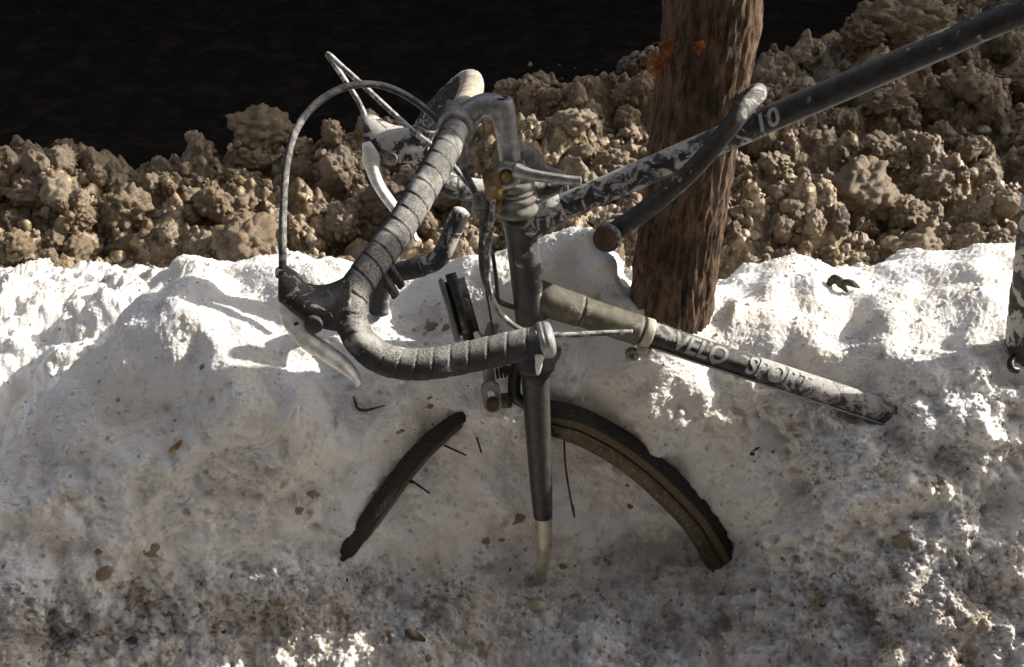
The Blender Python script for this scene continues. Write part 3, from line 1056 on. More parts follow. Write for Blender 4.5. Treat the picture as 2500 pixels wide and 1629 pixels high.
# square shoulder above the quill
tube(mb, line(U(1236, 330, 1.228), U(1226, 240, 1.208), 14), np.array([.0108, .0110, .0112, .0114, .0116, .0117, .0118, .0118, .0118, .0117, .0115, .0112, .0106, .009]), 28)
stem = B(mb, "stem", "alloy")
mb = MB(); lathe(mb, U(1226, 239.5, 1.2075), HA, [(-.002, .0055), (.0006, .0058), (.001, .0045), (-.001, .0040)], 20)
B(mb, "quill_bolt", "black_plastic", stem)
# handlebar centre line, far end to near end
BAR = [(1392, 443, 1.452), (1345, 452, 1.452), (1270, 464, 1.451), (1190, 467, 1.450), (1110, 455, 1.448), (1056, 428, 1.446), (1026, 392, 1.443), (1022, 350, 1.438),
       (1046, 300, 1.428), (1086, 250, 1.414), (1126, 212, 1.398), (1148, 200, 1.380), (1152, 214, 1.345), (1142, 244, 1.300), (1130, 272, 1.262), (1118, 300, 1.232), (1105, 332, 1.205),
       (1082, 378, 1.182), (1040, 452, 1.160), (990, 535, 1.140), (935, 615, 1.122), (886, 678, 1.110), (858, 728, 1.104), (856, 778, 1.102), (880, 832, 1.102), (930, 874, 1.103),
       (1000, 890, 1.104), (1080, 884, 1.105), (1170, 866, 1.106), (1260, 846, 1.106), (1332, 830, 1.106)]
bar = np.array([U(*b) for b in BAR])
bar_s = spline(bar, 700)
bar_e, bar_t = even(bar_s, 900)
seg_len = bar_t[1] - bar_t[0]
i_cl = int(np.argmin(np.linalg.norm(bar_e - clamp, axis=1)))
ca = bar_e[min(i_cl + 4, 899)] - bar_e[i_cl - 4]; ca /= np.linalg.norm(ca)
mb = MB(); lathe(mb, bar_e[i_cl] - ca * .021, ca, [(0, .0150), (.0008, .0178), (.003, .0188), (.039, .0188), (.0412, .0178), (.042, .0150)], 40)
B(mb, "bar_clamp", "alloy", stem)
mb = MB()
eb = U(1128, 372, 1.215)
box(mb, eb, ca, np.cross(AX, ca) / np.linalg.norm(np.cross(AX, ca)), AX, .026, .012, .026, .003)
lathe(mb, eb + FW * .010 - AX * .004, -FW, disc_prof(.0045, .022), 6)
B(mb, "clamp_bolt", "alloy_dirty", stem)

mb = MB(); k0, k1 = i_cl - 46, i_cl + 22
tube(mb, bar_e[k0 - 60:k1 + 10], .0122, 28)
handlebar = B(mb, "handlebar", "alloy")
def tape(i0, i1, r, pitch, mat, label, flip=1, depth=.055):
    P = bar_e[i0:i1]
    s = bar_t[i0:i1] - bar_t[i0]
    ph = 2.1
    def mod(i, a):
        w = (s[i] / pitch + flip * a / (2 * math.pi) + .13 * np.sin(s[i] * 40)) % 1.0
        return 1 + depth * (w ** .6) - depth * 1.3 * np.exp(-((w - .0) / .045) ** 2) - depth * 1.3 * np.exp(-((w - 1) / .03) ** 2)
    mb = MB(); tube(mb, P, r, 44, mod=mod)
    o = B(mb, "bar_tape", mat, handlebar); o["label"] = label
    return o
tape(i_cl + 24, 893, .0142, .0165, "bar_tape", "dark frosted tape on the near half of the handlebar")
tape(4, i_cl - 150, .0135, .0170, "bar_tape_salted", "salt-crusted tape on the far half of the handlebar", -1)
tape(i_cl - 150, i_cl - 26, .0130, .0180, "rusty_tape", "rust-stained tape beside the stem", -1, .04)
en = bar_e[-1] - bar_e[-6]; en /= np.linalg.norm(en)
mb = MB(); lathe(mb, bar_e[893], en, [(0, .0150), (.002, .0172), (.005, .0176), (.006, .0168), (.0068, .0174), (.010, .0170), (.013, .0140), (.0145, .0085), (.0135, .0045), (.0125, .003)], 36)
B(mb, "end_plug", "alloy", handlebar)
mb = MB()
tube(mb, line(U(1318, 862, 1.098), U(1313, 915, 1.110), 10), [.0045, .005, .0042, .0036, .0034, .0034, .003, .0026, .002, .0012], 12)
B(mb, "icicle", "ice_chip", handlebar)
def at_bar(px, py, d):
    p = U(px, py, d)
    return bar_e[int(np.argmin(np.linalg.norm(bar_e - p, axis=1)))]
mb = MB()
l0, l1 = U(935, 655, 1.125), U(972, 712, 1.118)
ld = (l1 - l0) / np.linalg.norm(l1 - l0)
lx = np.cross(LT, ld); lx /= np.linalg.norm(lx)
box(mb, (l0 + l1) / 2 - lx * .004, lx, ld, LT, .009, .033, .004, .001)
box(mb, (l0 + l1) / 2 + lx * .006 - ld * .001, lx, ld, LT, .008, .029, .004, .001)
o = B(mb, "loose_tape", "bar_tape", handlebar); o["label"] = "loose flap of tape hanging behind the near bend"

# brake levers: hood (loft), blade, pivot
def loft(mb, st, up, lat, seg=28, pw=2.6, m=0):
    """stations: centre, half height, half width"""
    C = np.array([s[0] for s in st]); hh = [s[1] for s in st]; hw = [s[2] for s in st]
    n = 40
    A = spline(np.column_stack([C, hh, hw]), n)
    T = np.gradient(A[:, :3], axis=0)
    a = np.linspace(0, 2 * math.pi, seg, endpoint=False)
    ca, sa = np.cos(a), np.sin(a)
    ca = np.sign(ca) * np.abs(ca) ** (2 / pw); sa = np.sign(sa) * np.abs(sa) ** (2 / pw)
    V, f = [], []
    for i in range(n):
        for j in range(seg):
            V.append(A[i, :3] + np.asarray(up) * A[i, 3] * ca[j] + np.asarray(lat) * A[i, 4] * sa[j])
    for i in range(n - 1):
        for j in range(seg):
            j2 = (j + 1) % seg
            f.append((i * seg + j, i * seg + j2, (i + 1) * seg + j2, (i + 1) * seg + j))
    V += [A[0, :3], A[-1, :3]]
    for j in range(seg):
        j2 = (j + 1) % seg
        f.append((n * seg, j2, j)); f.append((n * seg + 1, (n - 1) * seg + j, (n - 1) * seg + j2))
    return mb.add(V, f, m)
IMG_UP = C2W((0, 1, 0))
def lever(hood_st, blade_st, d, lat, mats, pivot, label, scale):
    mb = MB()
    loft(mb, [(U(px, py, d), hp * d / F_PX, w) for px, py, hp, w in hood_st], IMG_UP, lat)
    root = B(mb, "brake_lever", mats[0]); root["label"] = label
    mb = MB()
    st = [(U(px, py, dd), tp * dd / F_PX, w) for px, py, dd, tp, w in blade_st]
    C = spline(np.column_stack([np.array([s[0] for s in st]), [s[1] for s in st], [s[2] for s in st]]), 50)
    tube(mb, C[:, :3], C[:, 4], 20, up=lat, rb=C[:, 3], power=2.8)
    B(mb, "lever_blade", mats[1], root)
    mb = MB()
    p = U(pivot[0], pivot[1], d) + lat * pivot[3]
    r = pivot[2] * d / F_PX
    lathe(mb, p - lat * .002, lat, [(0, r), (.002, r), (.0035, r * .94), (.0042, r * .8), (.0042, 0.0005)], 28)
    B(mb, "pivot_cap", mats[2], root)
    return root
near_lat = LT
nl = lever([(862, 738, 74, .0150), (825, 746, 58, .0150), (785, 748, 47, .0148), (750, 738, 42, .0142), (722, 716, 46, .0135), (698, 700, 42, .0128), (684, 697, 36, .0105)],
           [(694, 735, 1.103, 18, .0065), (712, 765, 1.102, 31, .0070), (730, 800, 1.101, 29, .0072), (752, 832, 1.100, 22, .0075), (790, 858, 1.099, 19, .0082), (832, 886, 1.098, 17, .0082), (862, 914, 1.098, 11, .0076), (877, 942, 1.098, 5, .0045)],
           1.101, near_lat, ("hood_rubber", "lever_alloy", "hood_rubber"), (772, 776, 23, .0135), "near brake lever with black rubber hood and pale blade", 1)
mb = MB(); lathe(mb, U(728, 783, 1.101) + LT * .0055, LT, disc_prof(.0026, .003, .0004), 16)
B(mb, "pivot_hole", "black_plastic", nl)
mb = MB(); lathe(mb, U(690, 662, 1.100) - AX * .004, AX, [(0, .0075), (.004, .0072), (.007, .006), (.007, .0035)], 20)
B(mb, "cable_ferrule", "hood_rubber", nl)
fl = lever([(1050, 345, 52, .0145), (1012, 352, 44, .0145), (975, 352, 42, .0142), (945, 342, 40, .0138), (920, 326, 40, .0130), (902, 318, 36, .0122), (890, 316, 30, .0100)],
           [(897, 350, 1.432, 13, .0065), (906, 385, 1.430, 21, .0070), (912, 420, 1.428, 16, .0074), (926, 455, 1.425, 13, .0080), (950, 490, 1.422, 12, .0082), (976, 524, 1.420, 11, .0080), (1002, 560, 1.418, 9, .0070), (1018, 590, 1.417, 4, .004)],
           1.437, LT, ("hood_rubber_salted", "lever_alloy", "alloy_dirty"), (956, 377, 18, .0135), "far brake lever, its hood blotched with white salt", 1)
mb = MB(); p = U(956, 377, 1.437) + LT * .0162
for ax_ in (FW, AX):
    box(mb, p, ax_, np.cross(LT, ax_), LT, .0075, .0016, .0012, .0003)
B(mb, "screw_slot", "black_plastic", fl)

# shifters on the headset
sh = hs0 + HA * .030
mb = MB(); lathe(mb, hs0 + HA * .0285, HA, [(0, .0175), (.001, .0198), (.008, .0198), (.009, .0175)], 32)
shifter = B(mb, "shift_lever_mount", "alloy_dirty")
def shift(px, py, d, tip, m, rbs, side):
    mb = MB()
    p = U(px, py, d)
    lathe(mb, p - LT * .006 * side, LT * side, [(0, .0125), (.001, .0142), (.008, .0145), (.010, .0135), (.0105, .0085), (.0085, .0075), (.0085, .0005)], 30)
    e = [U(*q) for q in tip]
    A = spline(e, 30)
    rad_ = np.interp(np.linspace(0, 1, 30), [0, .2, .75, .93, 1], [.0085, .0062, .0050, .0056, .003])
    tube(mb, A, rad_ * rbs, 16, up=LT, rb=rad_)
    o = B(mb, "shift_lever", m, shifter)
    mb = MB(); lathe(mb, p + LT * .0035 * side, LT * side, [(0, .0062), (.003, .0058), (.0035, .004)], 6)
    B(mb, "screw", "rusty_yellow", o)
    return o
shift(1236, 428, 1.228, [(1255, 415, 1.222), (1300, 428, 1.218), (1360, 437, 1.214), (1405, 442, 1.212), (1420, 443, 1.212)], "alloy", .75, 1)
shift(1290, 392, 1.275, [(1296, 395, 1.285), (1330, 415, 1.290), (1362, 425, 1.292), (1378, 432, 1.292)], "alloy", .75, -1)
mb = MB()
cb = U(1206, 452, 1.232)
box(mb, cb, FW, LT, AX, .020, .010, .034, .003)
box(mb, cb - AX * .022 + FW * .001, FW, LT, AX, .012, .009, .014, .002)
o = B(mb, "cable_stop", "rusty_yellow", shifter); o["label"] = "rusty yellow cable stop"
mb = MB(); box(mb, U(1203, 460, 1.225), FW, LT, AX, .006, .002, .005, .0006)
B(mb, "label_plate", "decal_white", shifter)

# brake hanger and housings
def cable(name, pts, r, mat, n=90, label=None, seg=10):
    A = spline([U(*p) for p in pts], n)
    mb = MB(); tube(mb, A, r, seg)
    o = B(mb, name, mat)
    if label: o["label"] = label
    return o
cable("brake_cable", [(690, 668, 1.100), (690, 590, 1.100), (692, 500, 1.105), (700, 400, 1.115), (722, 320, 1.125), (765, 260, 1.14), (820, 222, 1.155), (880, 206, 1.17), (945, 213, 1.19), (1010, 245, 1.21), (1062, 290, 1.235), (1098, 345, 1.262), (1130, 410, 1.280), (1160, 470, 1.288), (1168, 492, 1.288)], .0036, "cable_housing", 160, "near brake cable arching high in front of the handlebar")
cable("brake_cable", [(897, 296, 1.440), (876, 250, 1.435), (845, 200, 1.425), (815, 155, 1.415), (800, 135, 1.41), (806, 136, 1.405), (835, 163, 1.40), (890, 212, 1.39), (950, 268, 1.375), (1010, 322, 1.36), (1062, 362, 1.345), (1110, 410, 1.33), (1160, 470, 1.31)], .0032, "cable_salted", 140, "far brake cable folded into a sharp loop")
mb = MB()
lathe(mb, U(1168, 500, 1.289), HA, [(-.016, .004), (-.015, .0062), (-.008, .0062), (-.007, .0078), (-.003, .0078), (0, .006), (.006, .0055), (.012, .005), (.013, .003)], 18)
B(mb, "cable_adjuster", "alloy_dirty")
mb = MB(); tube(mb, spline([U(1168, 502, 1.289), U(1195, 500, 1.28), U(1225, 498, 1.272), U(1255, 505, 1.264)], 14), .0035, 12, up=HA, rb=.008)
B(mb, "cable_hanger", "alloy_dirty")
cable("straddle_cable", [(1170, 515, 1.289), (1180, 620, 1.312), (1186, 700, 1.33), (1200, 790, 1.345), (1208, 880, 1.352)], .0013, "spoke_steel", 30)
cable("shift_cable", [(1205, 485, 1.236), (1199, 540, 1.246), (1193, 600, 1.256), (1190, 660, 1.266), (1196, 712, 1.276), (1220, 762, 1.286), (1262, 800, 1.295), (1310, 815, 1.302), (1380, 818, 1.306), (1460, 814, 1.309), (1544, 811, 1.311)], .0031, "cable_salted", 150, "salted gear cable looping below the head tube to the down tube")
cable("shift_cable", [(1192, 490, 1.240), (1181, 545, 1.252), (1174, 600, 1.264), (1177, 660, 1.276), (1192, 705, 1.288), (1222, 738, 1.300), (1262, 752, 1.312), (1300, 758, 1.335)], .0029, "cable_housing", 90, "dark gear cable curving behind the head tube")
cable("inner_cable", [(1203, 620, 1.275), (1211, 680, 1.283), (1216, 740, 1.292)], .0022, "cable_housing", 20)

# cable band on the down tube
bx = d0 + dl * .128
mb = MB(); lathe(mb, bx - dl * .002, dl, [(0, .0152), (.0008, .0166), (.002, .0171), (.009, .0171), (.0105, .0166), (.011, .0150)], 36)
band = B(mb, "cable_band", "cream_band")
UPD = np.cross(dl, LT); UPD /= np.linalg.norm(UPD)
if UPD[2] < 0: UPD = -UPD
mb = MB(); box(mb, bx - UPD * .016 + LT * .010 + dl * .006, dl, LT, UPD, .014, .010, .016, .003)
B(mb, "cable_guide", "cream_band", band)
mb = MB(); lathe(mb, bx - UPD * .026 + LT * .004 - dl * .004, LT, [(0, .006), (.001, .0072), (.007, .0072), (.008, .006), (.008, .0035), (.004, .003)], 20)
B(mb, "band_bolt", "alloy_dirty", band)
mb = MB()
c0 = bx + dl * .012 - UPD * .0085 + LT * .0135
tube(mb, line(c0, c0 + dl * .36, 20), .0011, 8)
B(mb, "bare_cable", "decal_white")

# lettering wrapped on the tubes
def lettering(text, size, start, along, radius, face_dir, parent, mat, shear=.22, squeeze=1.0, off=.0007):
    cu = bpy.data.curves.new("lettering", 'FONT')
    cu.body = text
    cu.size = size
    cu.shear = shear
    cu.offset = size * .026
    cu.resolution_u = 4
    tmp = bpy.data.objects.new("lettering_source", cu)
    sc.collection.objects.link(tmp)
    dg = bpy.context.evaluated_depsgraph_get()
    me = bpy.data.meshes.new_from_object(tmp.evaluated_get(dg))
    bpy.data.objects.remove(tmp)
    bpy.data.curves.remove(cu)
    bm = bmesh.new(); bm.from_mesh(me)
    for k in range(1, 12):
        y = size * (-.1 + k * .09)
        bmesh.ops.bisect_plane(bm, geom=list(bm.verts) + list(bm.edges) + list(bm.faces), plane_co=(0, y, 0), plane_no=(0, 1, 0))
    along = np.asarray(along); face_dir = np.asarray(face_dir)
    face_dir = face_dir - along * (face_dir @ along); face_dir /= np.linalg.norm(face_dir)
    side = np.cross(face_dir, along)
    if side @ IMG_UP < 0: side = -side
    for v in bm.verts:
        x, y = v.co.x * squeeze, v.co.y - size * .35
        t = y / radius
        q = np.asarray(start) + along * x + (radius + off) * (math.cos(t) * face_dir + math.sin(t) * side)
        v.co = Vector(q - BO)
    bmesh.ops.recalc_face_normals(bm, faces=bm.faces)
    bm.to_mesh(me); bm.free()
    me.materials.clear(); me.materials.append(M[mat])
    o = link("lettering", me, parent)
    return o
to_cam = np.array([0, -CP, SP])
fd = to_cam + .25 * UPD
o = lettering("VELO", .0290, d0 + dl * .158, dl, .0143, fd, down_tube, "decal_white", squeeze=.90)
o["label"] = "pale block lettering VELO on the down tube"
o = lettering("SPORT", .0280, d0 + dl * .245, dl, .0143, fd, down_tube, "decal", off=.0011, squeeze=.90)
o["label"] = "worn pale lettering SPORT on the down tube"
o = lettering("10", .0250, t0 + tl * .252, tl, .0137, to_cam - .05 * IMG_UP, top_tube, "decal", squeeze=1.0)
o["label"] = "worn pale numeral 10 on the top tube"

# fork
nbp = [(1304, 862, 1.352), (1307, 920, 1.364), (1311, 1000, 1.382), (1316, 1100, 1.402), (1322, 1200, 1.424), (1326, 1262, 1.436)]
nb_ = spline([U(*p) for p in nbp], 40)
mb = MB()
rr = np.interp(np.linspace(0, 1, 40), [0, .15, .5, 1], [.0150, .0160, .0145, .0112])
tube(mb, nb_, rr, 28, up=FW)
tube(mb, line(h_bot - HA * .02, U(1306, 905, 1.366), 12), np.interp(np.linspace(0, 1, 12), [0, .5, 1], [.0165, .0165, .014]), 28)
fork = B(mb, "fork", "fork_paint")
mb = MB()
tipp = spline([U(*p) for p in [(1326, 1256, 1.435), (1328, 1300, 1.444), (1328, 1345, 1.454), (1322, 1388, 1.470), (1313, 1424, 1.494), (1300, 1470, 1.53)]], 30)
tube(mb, tipp, np.interp(np.linspace(0, 1, 30), [0, .4, .8, 1], [.0102, .0095, .0066, .0052]), 24)
o = B(mb, "fork_tip", "chrome_worn", fork); o["label"] = "worn chrome end of the near fork blade"
mb = MB()
fb = spline([U(*p) for p in [(1345, 850, 1.425), (1352, 900, 1.434), (1357, 960, 1.445), (1362, 1040, 1.462), (1366, 1150, 1.49), (1368, 1300, 1.53)]], 30)
tube(mb, fb, np.interp(np.linspace(0, 1, 30), [0, .5, 1], [.0125, .0122, .009]), 24)
tube(mb, line(U(1345, 862, 1.425), U(1310, 872, 1.36), 10), .0125, 20)
o = B(mb, "fork_blade", "fork_paint", fork); o["label"] = "far fork blade, mostly hidden by snow"

# front brake
mb = MB()
def slot_plate(c, ax_l, ax_w, nrm, L, W, sl, sw, th):
    n = 40
    def stad(l, w):
        pts = []
        for k in range(n):
            t = 2 * math.pi * k / n
            x = math.cos(t) * w / 2; y = math.sin(t) * w / 2 + (l - w) / 2 * (1 if math.sin(t) >= 0 else -1)
            pts.append((x, y))
        return pts
    o_, i_ = stad(L, W), stad(sl, sw)
    V, f = [], []
    for s in (-th / 2, th / 2):
        for ring in (o_, i_):
            for x, y in ring:
                V.append(np.asarray(c) + ax_w * x + ax_l * (y - (L * .08 if ring is i_ else 0)) + nrm * s)
    for k in range(n):
        k2 = (k + 1) % n
        f.append((k, k2, n + k2, n + k)); f.append((2 * n + k, 3 * n + k, 3 * n + k2, 2 * n + k2))
        f.append((k, 2 * n + k, 2 * n + k2, k2)); f.append((n + k, n + k2, 3 * n + k2, 3 * n + k))
    mb.add(V, f)
slot_plate(U(1200, 968, 1.372), AX, FW, LT, .040, .021, .024, .009, .006)
tube(mb, spline([U(1196, 945, 1.372), U(1192, 900, 1.366), U(1190, 850, 1.358), U(1205, 790, 1.352)], 16), .0052, 14, up=LT, rb=.0068)
caliper = B(mb, "brake_caliper", "alloy_dirty", smooth_on=True, auto=35)
mb = MB(); lathe(mb, U(1203, 985, 1.369), LT, [(-.006, .006), (0, .0072), (.006, .0070), (.007, .005)], 16)
B(mb, "rusty_bolt", "rust", caliper)
mb = MB()
box(mb, U(1236, 978, 1.386), FW, LT, AX, .013, .014, .014, .0015)
o = B(mb, "brake_pad_holder", "rim_metal", caliper)
mb = MB(); lathe(mb, U(1231, 978, 1.378), LT, disc_prof(.0032, .002, .0004), 14)
B(mb, "holder_hole", "black_plastic", caliper)
mb = MB()
tube(mb, spline([U(1285, 985, 1.39), U(1258, 968, 1.388), U(1256, 925, 1.382), U(1266, 885, 1.376), U(1290, 870, 1.37)], 24), .0062, 14, up=LT, rb=.0075)
tube(mb, spline([U(1225, 898, 1.378), U(1242, 905, 1.378), U(1258, 898, 1.378)], 10), .005, 12)
B(mb, "caliper_arm", "black_plastic", caliper)
mb = MB()
for k in range(4):
    c = U(1214 + 9 * k, 912 - 2 * k, 1.372)
    lathe(mb, c, FW, [(-.0012, .006), (0, .0068), (.0012, .006)], 16)
B(mb, "spring", "rust", caliper)

# front wheel, buckled: centre line read along its rim
TYRE = [(1242, 1000, 1.452), (1195, 1004, 1.447), (1150, 1005, 1.424), (1075, 1056, 1.415), (1005, 1125, 1.415), (945, 1205, 1.419), (886, 1290, 1.428), (836, 1368, 1.458), (805, 1470, 1.462), (815, 1580, 1.50), (900, 1700, 1.535), (1060, 1790, 1.555), (1300, 1830, 1.565),
        (1540, 1790, 1.575), (1720, 1690, 1.57), (1810, 1570, 1.552), (1815, 1470, 1.525), (1780, 1372, 1.506), (1722, 1268, 1.475), (1640, 1178, 1.458), (1545, 1098, 1.444), (1445, 1038, 1.428), (1370, 1012, 1.420), (1300, 1000, 1.432)]
loop = np.array([U(*t) for t in TYRE] )
closed = np.vstack([loop[-2:], loop, loop[:3]])
cs = spline(closed, (len(closed) - 1) * 24 + 1)
cs = cs[2 * 24:(2 + len(loop)) * 24]
tyre_c, _ = even(np.vstack([cs, cs[:1]]), 401)
tyre_c = tyre_c[:-1]
hubp = tyre_c.mean(0)
Tt = np.roll(tyre_c, -1, 0) - np.roll(tyre_c, 1, 0); Tt /= np.linalg.norm(Tt, axis=1)[:, None]
OUT = tyre_c - hubp; OUT -= Tt * (OUT * Tt).sum(1)[:, None]; OUT /= np.linalg.norm(OUT, axis=1)[:, None]
SD = np.cross(Tt, OUT)
if (SD @ to_cam).mean() < 0: SD = -SD
# local twist of the buckled rim: the left run shows its tread, the right run its side wall
pxs = 1250 + F_PX * tyre_c[:, 0] / (tyre_c[:, 1] * CP - (tyre_c[:, 2] - CAM_Z) * SP)
tw = np.radians(np.interp(pxs, [800, 1050, 1250, 1400, 1800], [48, 44, 10, -12, -16]))[:, None]
# rotate so that the outward direction leans towards the camera where tw > 0
OUT2 = OUT * np.cos(tw) + SD * np.sin(tw)
SD2 = SD * np.cos(tw) - OUT * np.sin(tw)
slim = np.interp(pxs, [800, 860, 1060, 1150, 1190, 1260, 1400], [.74, .76, .72, .50, .40, .9, 1.0])
wheel = empty("front_wheel", (0, 0, 0), bike)
def wheel_sweep(name, prof, mat, attr=None, base=tyre_c, bump=None):
    n, k = len(base), len(prof)
    V = np.zeros((n, k, 3))
    for j, (o_, s_) in enumerate(prof):
        V[:, j] = base + OUT2 * (o_ * slim)[:, None] + SD2 * (s_ * slim)[:, None]
    if bump is not None:
        V += OUT2[:, None, :] * bump[:, :, None]
    f = []
    for i in range(n):
        i2 = (i + 1) % n
        for j in range(k):
            j2 = (j + 1) % k
            f.append((i * k + j, i * k + j2, i2 * k + j2, i2 * k + j))
    me = fast_mesh(name, V.reshape(-1, 3) - BO, np.array(f), mat, {"side": np.tile(attr, n)} if attr is not None else None)
    return link(name, me, wheel)
ta = np.linspace(0, 2 * math.pi, 36, endpoint=False)
prof = [(.0138 * math.cos(t), .0140 * math.sin(t)) for t in ta]
side = np.array([(1 - math.cos(t)) / 2 for t in ta])
tread = np.zeros((400, 36))
for j, t in enumerate(ta):
    if math.cos(t) > .35:
        tread[:, j] = .0006 * ((np.arange(400) + 2 * j) % 4 < 2) * 1.0
wheel_sweep("tyre", prof, "tyre_rubber", side, bump=tread)
wheel_sweep("rim", [(-.012, -.0105), (-.0125, .0105), (-.018, .0108), (-.0185, .0100), (-.026, .0085), (-.0285, .004), (-.0285, -.004), (-.026, -.0085), (-.0185, -.0100), (-.018, -.0108)], "rim_metal")
mb = MB(); lathe(mb, hubp - LT * .04, LT, [(0, .006), (.004, .02), (.008, .02), (.012, .009), (.068, .009), (.072, .02), (.076, .02), (.080, .006)], 24)
hub = mb.build("hub", "chrome_worn", wheel, BO)
spk = [((1152, 1028, 1.432), (1172, 1095, 1.415)), ((1072, 1082, 1.432), (1130, 1108, 1.412)), ((1003, 1172, 1.432), (1042, 1200, 1.408)), ((985, 1175, 1.436), (1006, 1178, 1.42)),
       ((1376, 1048, 1.438), (1402, 1262, 1.428))]
for a, b in spk:
    mb = MB()
    A, E_ = U(*a), U(*b)
    if a[0] < 1300:
        tube(mb, line(A, E_ + (E_ - A) * .15, 8), .0012, 8)
    else:
        tube(mb, spline([A, U(1380, 1130, 1.428), U(1390, 1200, 1.426), E_, E_ + np.array([0, .03, -.01])], 24), .0012, 8)
    mb.build("spoke", "spoke_steel", wheel, BO)

# ------------------------------------------------------------------ u-lock round the tree and top tube
LO = U(1482, 582, 1.20)
lock = empty("bicycle_lock", LO)
tag(lock, "dark frosted shackle lock slung across the top tube and tree", "lock")
nleg = [(1500, 566, 1.205), (1560, 525, 1.19), (1640, 462, 1.178), (1710, 395, 1.168), (1770, 325, 1.162), (1820, 262, 1.165), (1846, 236, 1.19), (1852, 226, 1.235), (1846, 228, 1.30), (1815, 262, 1.345), (1740, 345, 1.375), (1650, 440, 1.40), (1560, 520, 1.42), (1515, 556, 1.435)]
A = spline([U(*p) for p in nleg], 120)
mb = MB(); tube(mb, A, np.interp(np.linspace(0, 1, 120), [0, .1, .5, 1], [.0100, .0094, .0088, .0090]), 24)
mb.build("shackle", "lock_sheath", lock, LO)
c0, c1 = U(1481, 583, 1.180), U(1512, 548, 1.47)
cd = (c1 - c0) / np.linalg.norm(c1 - c0); cl_ = np.linalg.norm(c1 - c0)
mb = MB(); lathe(mb, c0, cd, [(0, .0120), (.001, .0130), (.003, .0136), (.02, .0138), (cl_ - .003, .0138), (cl_, .0138)], 32)
o = mb.build("crossbar", "lock_sheath", lock, LO)
mb = MB(); lathe(mb, c0 - cd * .0012, cd, [(0, .0085), (.0008, .0105), (.002, .0112), (.003, .0112)], 28)
o = mb.build("end_cap", "rust", lock, LO); o["label"] = "rusty end face of the lock's crossbar"

# ------------------------------------------------------------------ bent wrapped tube behind the handlebar
SO = U(985, 720, 1.42)
stub = empty("bent_wrapped_tube", SO)
tag(stub, "bent frosted tube with ridged wrapping poking from the snow behind the handlebar", "tube")
mb = MB()
sp_ = [(925, 760, 1.44), (930, 700, 1.42), (960, 668, 1.40), (1010, 655, 1.39), (1060, 640, 1.385), (1084, 612, 1.38), (1100, 575, 1.375), (1118, 535, 1.37), (1131, 508, 1.368)]
A, _t = even(spline([U(*p) for p in sp_], 120), 120)
rr = np.full(120, .0108); rr[-4:] = [.0106, .0095, .007, .003]
tube(mb, A[62:], rr[62:], 24)
mb.build("tube_end", "bar_tape_salted", stub, SO)
mb = MB(); tube(mb, A[:66], .0118, 24, mod=lambda i, a: 1 + .05 * ((i / 9.0 + a / 6.283) % 1.0))
mb.build("wrapping", "bar_tape", stub, SO)

# ------------------------------------------------------------------ black plastic reflector housing in the snow
RO = U(1122, 800, 1.375)
refl = empty("plastic_housing", RO)
tag(refl, "upright black plastic housing stuck in the snow left of the head tube", "plastic part")
hx = C2W((.94, .28, -.25)); hx /= np.linalg.norm(hx)
hy = C2W((-.26, .92, .05)); hy -= hx * (hx @ hy); hy /= np.linalg.norm(hy)
hz = np.cross(hx, hy)
pc = U(1123, 750, 1.362)
mb = MB(); box(mb, pc, hx, hy, hz, .028, .078, .018, .0078)
mb.build("housing", "black_plastic", refl, RO)
mb = MB(); box(mb, pc - hx * .0132 + hz * .002, hx, hy, hz, .005, .074, .014, .002)
o = mb.build("edge_trim", "alloy_dirty", refl, RO)

